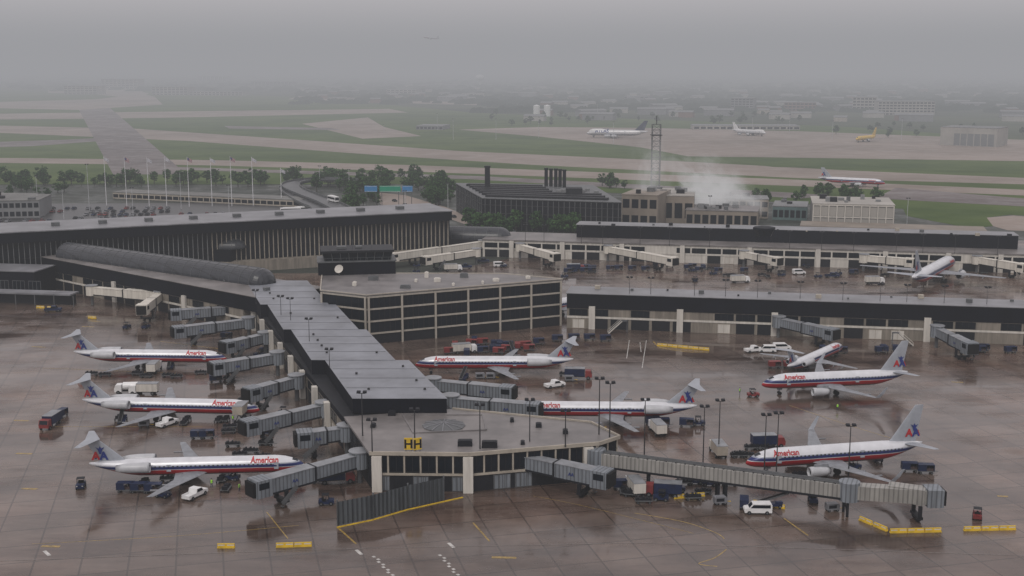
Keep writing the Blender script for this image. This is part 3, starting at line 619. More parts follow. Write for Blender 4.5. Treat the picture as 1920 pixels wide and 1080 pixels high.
def airliner(name,label,L,r,zc,span,wx,sweep,chord,wz,engines,eng,fin,stab,mats,letter,text=('American',1.38,'red',5.2),tail='AA',winglet=False,hump=False,group=None,cat='airliner',finmat='tailgrey'):
    t=thing(name,label,cat,group=group)
    def ring(x,ry,rz,z,n=20): return [Vector((x,ry*math.cos(2*PI*i/n),z+rz*math.sin(2*PI*i/n))) for i in range(n)]
    q=r/1.7
    st=[(-.02,.03,-.42),(-.35*q,.24,-.38),(-.9*q,.45,-.31),(-1.7*q,.64,-.22),(-2.7*q,.80,-.13),(-4.0*q,.92,-.05),(-5.6*q,.99,0),(-7*q,1,0)]
    tl=L*.27
    R_=[ring(x,r*k,r*k,zc+r*dz) for x,k,dz in st]
    for i in range(1,7): R_.append(ring(-7*q-(L-tl-7*q)*i/6,r,r,zc))
    for s_,k in ((.15,.98),(.3,.9),(.45,.78),(.6,.62),(.75,.45),(.88,.29),(1,.1)): R_.append(ring(-(L-tl)-tl*s_,r*k,r*k,zc+r*(1-k)*.62))
    b=MB(); b.loft(R_); b.build('fuselage',mats,t,smooth=True)
    if hump:
        b=MB(); b.loft([ring(x,r*k*.72,r*k*.72,zc+r*.52+dz) for x,k,dz in ((-2.5,.1,-.3),(-4,.6,-.2),(-6,.9,0),(-9,1,.1),(-17,1,.1),(-21,.85,-.1),(-25,.4,-.3))]); b.build('upper_deck',M['white'],t,smooth=True)
    for k0,k1 in ((-6,-2.2),(-1.9,-.1),(.1,1.9),(2.2,6)):
        qs=[]
        for x,kk,dz in ((-1.55*q,.625,-.24),(-2.55*q,.79,-.145)):
            for a in (k0,k1):
                th=PI/2+a*.16; qs.append(Vector((x-(.35*q if abs(a)>4 else 0),r*kk*1.03*math.cos(th),zc+r*dz+r*kk*1.03*math.sin(th))))
        b=MB(); b.add([qs[0],qs[1],qs[3],qs[2]],[(0,1,2,3)]); b.build('cockpit_window',M['glass'],t)
    def foil(c,le,th,vert=False):
        pts=[(0,0),(.06,.5),(.3,1),(.65,.7),(1,0.02),(.65,-.7),(.3,-1),(.06,-.5)]; out=[]
        for a,h in pts:
            if vert: out.append(Vector((le[0]-a*c,le[1]+h*th/2,le[2])))
            else: out.append(Vector((le[0]-a*c,le[1],le[2]+h*th/2)))
        return out
    tx_=math.tan(R(sweep)); hs=span/2
    for s_ in (-1,1):
        b=MB(); kink=.35
        b.loft([foil(chord,(wx,s_*r*.3,wz),.85*q),foil(chord*.5,(wx-tx_*hs*kink,s_*hs*kink,wz+hs*kink*.035),.45*q),foil(chord*.18,(wx-tx_*hs,s_*hs,wz+hs*.045),.14*q)])
        wing=b.build('wing',M['silver'],t)
        if winglet:
            b=MB(); x=wx-tx_*hs; b.loft([foil(chord*.18,(x,s_*hs,wz+hs*.045),.12),foil(chord*.15,(x-1.0,s_*(hs+.45),wz+hs*.045+1.1),.1),foil(chord*.08,(x-2.2,s_*(hs+.75),wz+hs*.045+2.6),.06)]); o=b.build('winglet',M['tailgrey'],t); o.parent=wing
        for fx in (.3,.5,.7):
            b=MB(); b.loft([[Vector((wx-tx_*hs*fx-chord*.25-a_,s_*hs*fx+.16*math.cos(j*PI/3),wz+hs*fx*.04-.25+.18*math.sin(j*PI/3))) for j in range(6)] for a_ in (0,2.2)]); o=b.build('flap_fairing',M['grey'],t); o.parent=wing
    for (ex,ey,ez) in engines:
        el,er=eng
        for s_ in (-1,1):
            b=MB(); rg=lambda x,k,n=16:[Vector((ex+x,s_*ey+er*k*math.cos(2*PI*i/n),ez+er*k*math.sin(2*PI*i/n))) for i in range(n)]
            b.loft([rg(-.6,.8),rg(0,.88),rg(.08,.95),rg(-.4,1.03),rg(-el*.5,1),rg(-el*.8,.85),rg(-el,.62),rg(-el+.3,.5)],cap=False); e=b.build('engine',M['engine'],t,smooth=True)
            b=MB(); b.add(rg(-.5,.82),[tuple(range(16))]); o=b.build('fan',M['dark'],t); o.parent=e
            b=MB(); b.add(rg(-el+.25,.55),[tuple(range(16))]); o=b.build('exhaust',M['dark'],t); o.parent=e
            b=MB()
            if ez<zc: b.beam((ex-1,s_*ey,ez+er*.9),(ex-el*.9,s_*ey,wz+.3),.25,1.0*q)
            else: b.beam((ex-el*.3,s_*(ey-.2),ez),(ex-el*.3,s_*r*.6,ez-.1),el*.5,.35)
            o=b.build('pylon',M['silver'],t); o.parent=e
    (fx0,fz0,fc0,fx1,fz1,fc1)=fin
    b=MB(); b.loft([foil(fc0*1.25,(fx0+fc0*.25,0,fz0-.6),.5*q,True),foil(fc0,(fx0,0,fz0+.5),.42*q,True),foil(fc1,(fx1,0,fz1),.2*q,True)]); b.build('tail_fin',M[finmat],t)
    (sx_,sz,ss,sc0,sc1,sw)=stab
    for s_ in (-1,1):
        b=MB(); b.loft([foil(sc0,(sx_,0,sz),.3*q),foil(sc1,(sx_-sw,s_*ss/2,sz+(.05 if sz>fz0+2 else .5)),.12*q)]); b.build('tailplane',M['tailgrey'],t)
    def gear(x,y,n_,wr,nm,zt):
        b=MB(); b.cyl((x,y,wr),(x,y,zt),.13*q); b.cyl((x,y-.5*q,wr),(x,y+.5*q,wr),.09*q); b.box(x-.6*q,x+.6*q,y-.04,y+.04,wr+.7,zt-.1); g=b.build(nm,M['silver'],t)
        for j in range(n_):
            dx=0 if n_==2 else (-.65*q if j<2 else .65*q); dy=(-.38 if j%2 else .38)*q
            b=MB(); b.cyl((x+dx,y+dy-.17*q,wr),(x+dx,y+dy+.17*q,wr),wr,n=12); o=b.build('wheel',M['rubber'],t); o.parent=g
    gear(-4.2*q,0,2,.36*q,'nose_gear',zc-r*.8)
    for s_ in (-1,1): gear(wx-chord*.75,s_*r*1.45,2 if L<45 else 4,.52*q,'main_gear',zc-r*.4)
    for s_ in (-1,1):
        for dx in (-5.2*q,-L*.62): 
            b=MB(); b.add([(dx,s_*(r*1.004+.01),zc-.55*q),(dx-.85*q,s_*(r*1.004+.01),zc-.55*q),(dx-.85*q,s_*(r*.93+.02),zc+.75*q),(dx,s_*(r*.93+.02),zc+.75*q)],[(0,1,2,3)]); b.build('cabin_door',M['tailgrey'],t)
    if text:
        s,size,mc,x0=text; vs,fs=text_me(s,size,.035*size)
        me=bpy.data.meshes.new('x'); me.from_pydata([tuple(v) for v in vs],[],fs); bm=bmesh.new(); bm.from_mesh(me)
        for k in range(1,6): bmesh.ops.bisect_plane(bm,geom=bm.verts[:]+bm.edges[:]+bm.faces[:],plane_co=(0,k*size/7,0),plane_no=(0,1,0))
        bm.verts.ensure_lookup_table(); vs=[v.co.copy() for v in bm.verts]; fs=[tuple(v.index for v in f.verts) for f in bm.faces]; bm.free()
        wT=max(v.x for v in vs); zb=zc+r*letter
        for s_ in (1,-1):
            b=MB(); nv=[]
            for v in vs:
                zz=zb+v.y; y=math.sqrt(max(.01,(r+.03)**2-(zz-zc)**2)); x=-x0-v.x if s_==1 else -x0-wT+v.x
                nv.append((x,s_*y,zz))
            b.add(nv,fs); b.build('lettering',M[mc],t,fix=False)
    if tail=='AA':
        va,fa=text_me('A',2.2,.1); xc=(fx0+fx1)/2-fc0*.42; zz=fz0+(fz1-fz0)*.16
        for s_ in (1,-1):
            for k,(mc,off) in enumerate((('red',0),('blue',1.5))):
                b=MB(); b.add([(xc+1.7-(v.x+off) if s_==1 else xc-1.7+(v.x+off)+.0,s_*(.25*q+.01*k),zz+v.y-.2) for v in va],fa); b.build('tail_letter',M[mc],t,fix=False)
            bird=[(-.25,0),(.25,0),(.5,.9),(1.2,1.7),(.35,1.3),(0,1.9),(-.35,1.3),(-1.2,1.7),(-.5,.9)]
            b=MB(); b.add([(xc-.1+p_[0]*.75,s_*(.25*q+.03),zz+.9+p_[1]*.85) for p_ in bird],[(0,1,2,8),(2,3,4),(2,4,5),(5,6,8),(2,5,8),(6,7,8)]); b.build('tail_emblem',M['blue'],t,fix=False)
    return t
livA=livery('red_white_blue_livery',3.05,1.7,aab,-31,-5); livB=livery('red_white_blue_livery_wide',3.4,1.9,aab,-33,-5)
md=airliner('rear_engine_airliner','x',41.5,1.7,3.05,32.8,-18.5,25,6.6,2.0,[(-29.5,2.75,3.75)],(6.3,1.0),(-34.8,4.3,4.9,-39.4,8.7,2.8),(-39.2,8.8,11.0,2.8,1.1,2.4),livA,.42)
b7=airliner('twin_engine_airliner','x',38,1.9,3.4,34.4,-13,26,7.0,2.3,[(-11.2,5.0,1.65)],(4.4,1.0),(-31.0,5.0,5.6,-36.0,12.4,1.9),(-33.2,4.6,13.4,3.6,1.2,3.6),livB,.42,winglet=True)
def put_plane(root,nose,tail,label,group=None,zn=3.1,sc=None):
    A=G(nose[0],nose[1],zn);B=G(tail[0],tail[1],zn+.3); d=A-B
    return place(root,(A.x,A.y,0),math.atan2(d.y,d.x),label,group,sc)
put_plane(md,(425,668),(135,663),'silver rear-engined airliner, farthest of the three parked left of the concourse')
put_plane(md,(487,763),(160,754),'silver rear-engined airliner, middle of the three parked left of the concourse')
put_plane(md,(574,867),(185,874),'silver rear-engined airliner, nearest of three left of the concourse, nose behind a bridge')
put_plane(md,(778,679),(1073,677),'silver rear-engined airliner with nose hidden behind the stepped roof, right of the concourse')
put_plane(md,(963,765),(1300,765),'silver rear-engined airliner behind the pavilion right wing, nose at a boarding bridge')
put_plane(b7,(1428,718),(1712,704),'silver airliner with winglets taxiing alone on the right apron')
put_plane(b7,(1398,864),(1735,838),'silver airliner with winglets parked behind the long walkway bridge')
put_plane(md,(1578,643),(1508,672),'rear-engined airliner seen from behind, parked at the right concourse',sc=.84)
put_plane(md,(1380,592),(1545,600),'rear-engined airliner hidden behind the right concourse roof, only its tailplane showing')
put_plane(b7,(1120,560),(1050,570),'airliner hidden behind the office block, only its fin showing')
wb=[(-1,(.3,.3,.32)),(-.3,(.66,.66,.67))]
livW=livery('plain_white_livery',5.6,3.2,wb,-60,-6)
jargs=(68,3.2,5.6,62,-20,37,13,4.2,[(-22,11.5,2.6),(-31,20,3.0)],(7,1.5),(-54.5,9,10,-64,19.0,4),(-58,7,22,7,2.3,6.5),livW,.1)
j7=airliner('jumbo_freighter','x',*jargs,text=('ATLAS',5.2,'blue',10.),tail=None,hump=True,finmat='navy')
put_plane(j7,(1100,249),(1214,250),'white jumbo freighter with blue lettering and dark tail on the distant cargo ramp',zn=5)
j8=airliner('jumbo_freighter','x',*jargs,text=None,tail=None,hump=True,finmat='white')
put_plane(j8,(1436,249),(1375,245),'plain white jumbo jet parked right of the lettered freighter on the cargo ramp',zn=4,sc=.75)
yl=airliner('cargo_airliner','x',44,2.2,4.2,38,-16,30,8,2.8,[(-13,6,2.2)],(5,1.2),(-35,6,8,-42,14,3),(-38,5.5,15,4.5,1.5,3.5),M['yellowplane'],.1,text=None,tail=None,finmat='yellowplane')
put_plane(yl,(1605,260),(1643,256),'yellow cargo jet on the distant ramp',zn=4)
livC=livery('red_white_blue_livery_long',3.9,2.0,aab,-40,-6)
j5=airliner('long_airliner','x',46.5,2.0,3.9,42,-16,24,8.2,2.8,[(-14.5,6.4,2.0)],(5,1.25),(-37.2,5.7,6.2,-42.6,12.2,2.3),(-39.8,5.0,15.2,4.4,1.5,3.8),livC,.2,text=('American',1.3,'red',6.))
put_plane(j5,(1660,341),(1528,334),'silver airliner taxiing on the runway beyond the power plant',zn=3.9,sc=.96)
put_plane(j5,(1786,488),(1722,521),'wide airliner with spread wings parked at the far concourse, right side',zn=4.5,sc=1.25)
fl=place(j5,(-241,3400,80+3400*math.tan(R(1.15))),0,'airliner climbing faintly in the haze above the horizon'); fl.rotation_euler=(0,R(-6),R(205))
# ---------------------------------------------------------------- vehicles (built at the origin, nose +x)
def wheels(t,pos,r,w,m='rubber'):
    for x,y in pos:
        b=MB(); b.cyl((x,y-w/2,r),(x,y+w/2,r),r,n=12); wh=b.build('wheel',M[m],t)
        b=MB(); s_=1 if y>0 else -1; b.cyl((x,y+s_*w/2,r),(x,y+s_*(w/2+.02),r),r*.55,n=8); o=b.build('hub',M['steel'],t); o.parent=wh
def mk_tug(col):
    t=thing('baggage_tug','x','tug'); b=MB()
    b.prof([(-1.4,.35),(1.4,.35),(1.45,1.0),(.4,1.1),(.3,.75),(-.6,.75),(-.7,1.05),(-1.4,1.0)],-.75,.75); b.build('body',M[col],t)
    b=MB(); b.box(-.6,-.1,-.5,.5,.76,.95); b.box(-.68,-.5,-.5,.5,.9,1.4); b.build('seat',M['rubber'],t)
    b=MB(); b.box(-.8,.5,-.72,.72,1.95,2.02)
    for x in (-.75,.42):
        for y in (-.66,.66): b.cyl((x,y,1.0),(x,y,1.96),.04,n=6)
    b.build('canopy',M['dark'],t)
    b=MB(); b.cyl((.2,0,1.0),(-.05,0,1.3),.03,n=6); b.cyl((-.07,0,1.29),(-.1,0,1.32),.2,n=12); b.build('steering_wheel',M['rubber'],t)
    for y in (-.5,.5): b=MB(); b.box(1.44,1.48,y-.12,y+.12,.75,.92); b.build('headlight',M['lamp'],t)
    wheels(t,[(-.9,-.68),(-.9,.68),(.9,-.68),(.9,.68)],.36,.25); return t
def mk_cart(col,top):
    t=thing('baggage_cart','x','baggage cart'); b=MB(); b.box(-1.6,1.6,-.8,.8,.5,.62); b.beam((1.6,0,.5),(2.4,0,.4),.1,.1); b.build('deck',M['steel'],t)
    if top:
        b=MB(); b.box(-1.6,1.6,-.8,.8,1.85,1.93)
        for x in (-1.55,0,1.55):
            for y in (-.75,.75): b.box(x-.04,x+.04,y-.04,y+.04,.62,1.86)
        b.build('frame',M[col],t)
        for a_ in ((-1.58,-1.54,-.72,.72),(1.54,1.58,-.72,.72),(-1.5,-.1,-.79,-.76),(.1,1.5,.76,.79)): b=MB(); b.box(*a_,.62,1.84); b.build('curtain',M[col],t)
    b=MB(); q=random.Random(3); b.box(-1.5,1.4,-.5,.5,.625,.8)
    for i in range(9):
        x=-1.35+.33*i; h=q.uniform(.3,.75); b.box(x-.17,x+.17,-.6+q.uniform(0,.2),.6-q.uniform(0,.3),.63,.63+h)
    b.build('luggage',M[col if not top else 'bag'],t); wheels(t,[(-1.1,-.7),(-1.1,.7),(1.1,-.7),(1.1,.7)],.25,.15); return t
def mk_van(col,name='parked_van'):
    t=thing(name,'x','van'); b=MB(); b.prof([(-2.5,.35),(2.4,.35),(2.5,.8),(2.35,1.1),(1.6,1.25),(.95,2.0),(-2.3,2.05),(-2.5,1.8)],-.95,.95); b.build('body',M[col],t)
    for s_ in (-1,1): b=MB(); b.prof([(1.4,1.25),(.85,1.85),(-2.2,1.85),(-2.2,1.25)],s_*.951,s_*.975); b.build('side_window',M['glass'],t)
    b=MB(); b.add([(1.62,-.8,1.28),(1.62,.8,1.28),(1.02,.75,1.95),(1.02,-.75,1.95)],[(0,1,2,3)]); b.build('windscreen',M['glass'],t)
    for y in (-.7,.7): b=MB(); b.box(2.42,2.5,y-.18,y+.18,.75,.95); b.build('headlight',M['lamp'],t)
    wheels(t,[(-1.6,-.9),(-1.6,.9),(1.6,-.9),(1.6,.9)],.36,.24); return t
def mk_pickup(col,name='pickup_truck'):
    t=thing(name,'x','pickup truck'); b=MB(); b.prof([(-2.7,.45),(2.6,.45),(2.7,.75),(2.6,1.1),(1.4,1.2),(.8,1.85),(-.5,1.88),(-.7,1.15),(-.72,.8),(-2.6,.8),(-2.7,1.1)],-.95,.95); b.build('body',M[col],t)
    for a_ in ((-.95,-.87),(.87,.95)): b=MB(); b.box(-2.7,-.72,a_[0],a_[1],.8,1.15); b.build('bed_side',M[col],t)
    for s_ in (-1,1): b=MB(); b.prof([(1.2,1.2),(.75,1.75),(-.4,1.75),(-.5,1.2)],s_*.951,s_*.97); b.build('side_window',M['glass'],t)
    b=MB(); b.add([(1.42,-.8,1.23),(1.42,.8,1.23),(.86,.75,1.82),(.86,-.75,1.82)],[(0,1,2,3)]); b.build('windscreen',M['glass'],t)
    wheels(t,[(-1.8,-.9),(-1.8,.9),(1.75,-.9),(1.75,.9)],.4,.25); return t
def mk_truck(cab,box,name='service_truck',lift=0,k=.85):
    t=thing(name,'x','truck'); b=MB(); b.prof([(1.7,.6),(3.4,.6),(3.45,1.4),(3.1,2.3),(1.7,2.35)],-1.1,1.1); b.build('cab',M[cab],t)
    b=MB(); b.add([(3.47,-.95,1.45),(3.47,.95,1.45),(3.15,.9,2.25),(3.15,-.9,2.25)],[(0,1,2,3)]); b.build('windscreen',M['glass'],t)
    b=MB(); b.box(-3.5,1.6,-.5,.5,.55,.85); b.build('chassis',M['dark'],t)
    if name!='fuel_truck':
        b=MB(); b.box(-3.6,1.55,-1.15,1.15,.9+lift,2.8+lift); b.build('cargo_box',M[box],t)
        b=MB(); b.box(-3.62,1.57,-1.17,1.17,2.81+lift,2.9+lift); b.build('box_roof',M['bridgeroof'],t)
    if lift:
        b=MB()
        for y in (-.7,.7): b.beam((-2.5,y,.9),(.8,y,.9+lift),.15,.2); b.beam((.8,y,.9),(-2.5,y,.9+lift),.15,.2)
        b.box(-.95,-.75,-.7,.7,.9+lift/2,1.05+lift/2); b.build('scissor_lift',M['steel'],t)
    wheels(t,[(-2.4,-1.0),(-2.4,1.0),(2.5,-1.0),(2.5,1.0)],.48,.3); return t
def mk_belt():
    t=thing('belt_loader','x','belt loader'); b=MB(); b.box(-2.5,2.0,-.8,.8,.45,.95); b.box(.8,2.0,-.8,-.1,.95,1.3); b.build('chassis',M['navy'],t)
    b=MB(); b.beam((-3.2,.25,1.0),(3.4,.25,2.6),.9,.25); b.build('conveyor',M['steel'],t)
    b=MB(); b.beam((-3.1,.25,1.16),(3.3,.25,2.76),.7,.04); b.build('belt',M['rubber'],t)
    wheels(t,[(-1.8,-.75),(-1.8,.75),(1.5,-.75),(1.5,.75)],.36,.22); return t
def mk_tanker():
    t=mk_truck('white','white','fuel_truck')
    b=MB(); b.cyl((-3.5,0,1.85),(1.4,0,1.85),.98,n=16); b.build('tank',M['white'],t)
    b=MB(); b.cyl((-3.56,0,1.85),(-3.51,0,1.85),.95,n=16); b.build('tank_end',M['yellow'],t); return t
def mk_gpu():
    t=thing('ground_power_unit','x','power unit'); b=MB(); b.prof([(-1.2,.4),(1.2,.4),(1.2,1.3),(.9,1.55),(-1.2,1.55)],-.65,.65); b.build('housing',M['grey'],t)
    b=MB(); b.box(-.9,.6,-.68,-.655,.7,1.3); b.build('grille',M['dark'],t); b=MB(); b.beam((1.2,0,.5),(2.1,0,.4),.1,.1); b.build('towbar',M['yellow'],t)
    wheels(t,[(-.8,-.55),(-.8,.55),(.8,-.55),(.8,.55)],.28,.16); return t
def mk_car(col):
    t=thing('parked_car','x','car'); b=MB(); b.prof([(-2.2,.35),(2.15,.35),(2.2,.7),(1.2,.9),(-1.9,.95),(-2.2,.85)],-.88,.88); b.build('body',M[col],t)
    b=MB(); b.loft([[Vector((x,y,z_)) for x,y,z_ in ((-1.8,-.82,.94),(1.1,-.82,.9),(1.1,.82,.9),(-1.8,.82,.94))],[Vector((x,y,1.4)) for x,y in ((-1.1,-.65),(.35,-.65),(.35,.65),(-1.1,.65))]]); b.build('cabin_glass',M['glass'],t)
    b=MB(); b.box(-1.1,.35,-.66,.66,1.405,1.45); b.build('roof',M[col],t)
    wheels(t,[(-1.35,-.82),(-1.35,.82),(1.35,-.82),(1.35,.82)],.32,.2); return t
K={'tug':mk_tug('navy'),'tugr':mk_tug('dred'),'cart':mk_cart('navy',True),'cartr':mk_cart('dred',True),'cartd':mk_cart('dark',False),'van':mk_van('white'),'pick':mk_pickup('white'),'pickd':mk_pickup('navy'),
'truck':mk_truck('white','whitewall','catering_truck'),'trucklift':mk_truck('white','beige2','catering_truck',1.6),'truckd':mk_truck('dred','navy'),'trucky':mk_truck('whitewall','beige2'),'belt':mk_belt(),'fuel':mk_tanker(),'gpu':mk_gpu()}
V=[('pickd',100,584,10,'dark pickup truck on the open apron near the left frame edge'),('van',45,560,5,'white van by the grey canopy at the left'),
('tug',238,616,80,'left of two dark tugs parked on the apron below the pale walkway'),('tug',274,616,75,'right of two dark tugs parked on the apron below the pale walkway'),
('truckd',95,800,-95,'dark truck with dull red cab facing the camera near the left edge'),('cart',116,782,80,'dark covered cart beside the red-cab truck at left'),
('tug',152,915,-80,'lone dark tug standing behind the nearest left jet tail'),
('cartd',172,704,10,'open baggage cart under the tail of the farthest left jet, left one'),('cartd',197,706,10,'open baggage cart under the tail of the farthest left jet, right one'),
('fuel',243,737,185,'white fuel tanker with yellow tank end between the farthest and middle left jets'),('truck',270,739,180,'white box truck beside the fuel tanker'),
('pick',314,798,60,'white pickup in front of the middle left jet wing'),('cartd',350,790,90,'dark cart right of the white pickup under the middle left jet'),
('cart',372,822,5,'blue covered cart alone between the middle and nearest left jets, left of two'),('cart',388,822,5,'blue covered cart alone between the middle and nearest left jets, right of two'),('truck',290,697,90,'small white truck under the farthest left jet wing'),
('belt',320,690,100,'belt loader at the farthest left jet fuselage'),('cart',405,716,20,'covered cart by the boarding bridge of the farthest left jet'),('cartd',430,712,10,'open cart beside the bridge stair of the farthest left jet'),
('cart',236,922,0,'leftmost blue cart under the nearest left jet'),('cart',262,923,0,'second blue cart from the left under the nearest left jet'),('cart',288,924,0,'third blue cart from the left under the nearest left jet'),
('tug',306,932,-20,'dark tug at the head of the blue carts under the nearest left jet'),('pick',366,932,65,'white pickup in front of the nearest left jet wing'),
('cartd',424,920,90,'dark cart under the forward fuselage of the nearest left jet'),('tug',612,946,5,'navy tug standing right of the nearest boarding bridge head'),
('trucklift',455,790,85,'raised pale catering truck at the nose of the middle left jet'),('belt',230,792,100,'belt loader under the tail of the middle left jet'),
('truckd',632,905,10,'dark truck parked under the bridge left of the pavilion'),('cartd',600,905,10,'dark cart below the boarding bridge left of the pavilion'),
('cartr',843,664,10,'red covered cart, leftmost in the row below the office block'),('truck',872,662,15,'white truck among the carts below the office block'),('cart',905,662,10,'blue covered cart in the row below the office block, second from left'),
('cartr',935,664,170,'red covered cart in the row below the office block, beside the belt loader'),('belt',962,662,100,'belt loader below the office block'),('cartr',985,652,10,'red covered cart below the right half of the office block'),
('cart',1010,646,5,'navy covered cart below the right end of the office block'),('cart',1045,640,5,'navy cart at the corner of office block and right concourse'),('cart',1076,638,5,'navy covered cart, first along the right concourse'),
('cart',1105,638,5,'navy covered cart, second along the right concourse'),('cart',1135,640,5,'navy covered cart, third along the right concourse'),
('pick',1040,726,30,'white pickup below the jet tail right of the stepped roof'),('cartd',1060,705,-10,'open dark cart behind the red-cab truck under the jet tail'),('truckd',1085,710,-5,'dark truck with red cab beneath the jet tail right of the stepped roof'),
('truck',1232,812,100,'white catering truck parked right of the jet behind the pavilion'),('cart',1287,800,-10,'navy cart with tug right of the white catering truck'),('tug',1310,797,-5,'navy tug pulling a cart right of the catering truck'),
('trucky',1346,852,95,'cream box truck at the nose of the parked winglet jet'),('truckd',1440,838,5,'dark truck beyond the nose of the parked winglet jet'),('cartd',1388,856,10,'open cart behind the long walkway bridge'),
('tugr',1412,744,5,'red and dark push tug under the nose of the taxiing jet'),('van',1466,656,5,'white van by the right concourse wall, right of two'),('van',1438,660,175,'white van by the right concourse wall, left of two'),('pick',1413,660,20,'white pickup left of the vans by the right concourse'),
('cartr',1452,690,5,'red cart behind the small jet, left one'),('cartr',1480,690,5,'red cart behind the small jet, right one'),('cartd',1505,694,5,'open dark cart under the small jet tail'),
('cart',1705,884,-5,'navy cart right of the winglet jet tail, left of two'),('cart',1735,887,-5,'navy cart right of the winglet jet tail, right of two'),
('tugr',1832,972,70,'small red tug near the right frame edge in front of the walkway bridge'),('tug',1524,942,85,'dark tug under the walkway bridge'),('van',1420,962,178,'white minivan in front of the long walkway bridge'),
('truck',1190,922,100,'small white truck in front of the pavilion right wing'),('cart',1165,917,5,'blue cart left of the small white truck at the pavilion'),('truckd',1242,930,170,'navy truck with red cab below the start of the walkway bridge'),('cart',1212,924,10,'blue cart between the white and the navy truck'),
('cart',1395,952,80,'dark covered cart beside the white minivan'),('belt',1445,952,10,'belt loader right of the white minivan'),('cartd',925,905,10,'open cart at the pavilion wall beneath the boarding bridge'),('tug',955,910,10,'tug at the pavilion wall beneath the boarding bridge'),
('belt',870,712,80,'belt loader beside the jet right of the stepped roof'),('cartd',1560,668,10,'open cart near the small jet wing'),('belt',1000,805,75,'belt loader below the jet behind the pavilion'),
('truck',850,508,10,'white truck behind the office block, leftmost'),('pickd',872,503,5,'dark pickup behind the office block'),('van',937,500,10,'white van behind the office block beside a white bridge'),('truck',1388,530,10,'white truck on the taxiway between the two right concourses'),
('tug',1303,528,90,'dark tug on the taxiway between the two right concourses'),('cart',1160,506,5,'navy cart at the far concourse, leftmost of three'),('cart',1185,507,5,'navy cart at the far concourse, middle of three'),('cart',1210,508,5,'navy cart at the far concourse, rightmost of three'),
('van',1498,514,10,'white van at the far concourse left of the parked jet'),('pickd',1560,520,5,'dark pickup at the far concourse left of the parked jet'),('truckd',1080,508,5,'dark truck with red cab at the far concourse'),('cartd',1110,512,5,'open cart at the far concourse beside the dark truck'),('cart',1600,514,5,'navy cart near the left wing of the far parked jet'),
('pickd',905,492,5,'dark pickup under the long white bridge'),('cart',1290,505,5,'navy cart below the long white bridge of the far concourse'),('truck',1640,532,5,'white truck below the wing of the far parked jet'),('tug',1465,518,5,'dark tug left of the white van at the far concourse'),
('gpu',500,905,20,'small grey power unit under the nearest boarding bridge head'),('gpu',270,800,10,'small grey power unit under the wing of the middle left jet'),('gpu',1120,805,10,'small grey power unit behind the pavilion right wing roof'),('gpu',1350,945,10,'small grey power unit under the walkway trestles'),('gpu',1560,958,10,'small grey power unit at the walkway rotunda'),
('belt',1640,862,95,'belt loader at the rear fuselage of the parked winglet jet'),('tug',1600,880,20,'dark tug under the wing of the parked winglet jet'),('cartd',1500,895,10,'open cart under the engine of the parked winglet jet')]
for k,x,y,a,l in V:
    p=G(x,y); place(K[k],(p.x,p.y,.005),R(a),l)
vr=random.Random(77)
def scat(k,x0,x1,y0,y1,n,lab,grp):
    for i in range(n):
        p=G(vr.uniform(x0,x1),vr.uniform(y0,y1)); place(K[k],(p.x,p.y,.005),R(vr.choice([0,5,90,170,10])),lab,grp)
scat('cartd',1330,1900,500,522,18,'small open cart among ground gear along the far concourse','ground gear along the far concourse')
scat('cart',1060,1400,500,512,14,'small dark cart parked along the foot of the far concourse','dark carts along the far concourse')
scat('tug',760,1900,496,528,12,'small dark tug on the apron of the far concourse','dark tugs at the far concourse')
scat('cart',1500,1900,655,664,10,'navy covered cart along the wall of the right concourse','navy carts by the right concourse wall')
scat('cartd',420,560,740,880,10,'open dark cart beneath the bridges left of the concourse','open carts beneath the left bridges')
scat('tug',430,560,640,900,9,'dark tug beneath the boarding bridges left of the concourse','dark tugs beneath the left bridges')
scat('cartr',800,1060,645,660,6,'red covered cart in the crowded row below the office block','red carts below the office block')
scat('cart',800,1060,640,668,9,'navy covered cart in the crowded row below the office block','navy carts below the office block')
scat('cartd',180,400,696,712,5,'open dark cart beneath the farthest left jet','open carts under the farthest left jet')
scat('cartd',220,430,786,798,5,'open dark cart beneath the middle left jet','open carts under the middle left jet')
scat('cartd',230,470,900,918,5,'open dark cart beneath the nearest left jet','open carts under the nearest left jet')
scat('gpu',880,1080,700,716,3,'grey power unit beneath the jet right of the stepped roof','power units under that jet')
scat('cart',1150,1300,790,812,5,'navy covered cart near the tail of the jet behind the pavilion','navy carts near that jet tail')
scat('cartd',1140,1380,905,945,9,'open dark cart under the long walkway bridge','open carts under the walkway bridge')
scat('cartd',1380,1460,836,858,5,'open dark cart at the nose of the parked winglet jet','open carts at the winglet jet nose')
scat('cart',330,460,625,640,4,'navy covered cart beneath the bridges by the connecting concourse','navy carts by the connecting concourse')
scat('tug',1140,1340,905,940,4,'dark tug under the long walkway bridge beside the pavilion','dark tugs under the walkway bridge')
def mk_bar():
    t=thing('safety_barrier','x','barrier'); b=MB(); b.prof([(-1.45,.28),(1.45,.28),(1.45,.75),(-1.45,.75)],-.12,.12); b.prof([(-1.5,0),(1.5,0),(1.4,.3),(-1.4,.3)],-.3,.3); b.build('barrier_block',M['yellow'],t)
    for a_ in ((-1.35,-.2),(.2,1.35)): b=MB(); b.box(*a_,-.14,-.125,.4,.6); b.build('reflector',M['whitewall'],t)
    return t
K['bar']=mk_bar()
def bars(x0,y0,x1,y1,n,l,g):
    a=G(x0,y0);c=G(x1,y1); d=c-a
    for i in range(n):
        p=a+d*((i+.5)/n); place(K['bar'],(p.x,p.y,.005),math.atan2(d.y,d.x),l,g)
bars(402,1027,446,1027,1,'single yellow safety barrier at the bottom left',None)
bars(517,1026,585,1024,2,'yellow safety barrier of the pair at the bottom left','pair of yellow barriers bottom left')
bars(1610,974,1665,997,2,'yellow safety barrier in the slanting row below the walkway bridge','slanting yellow barriers')
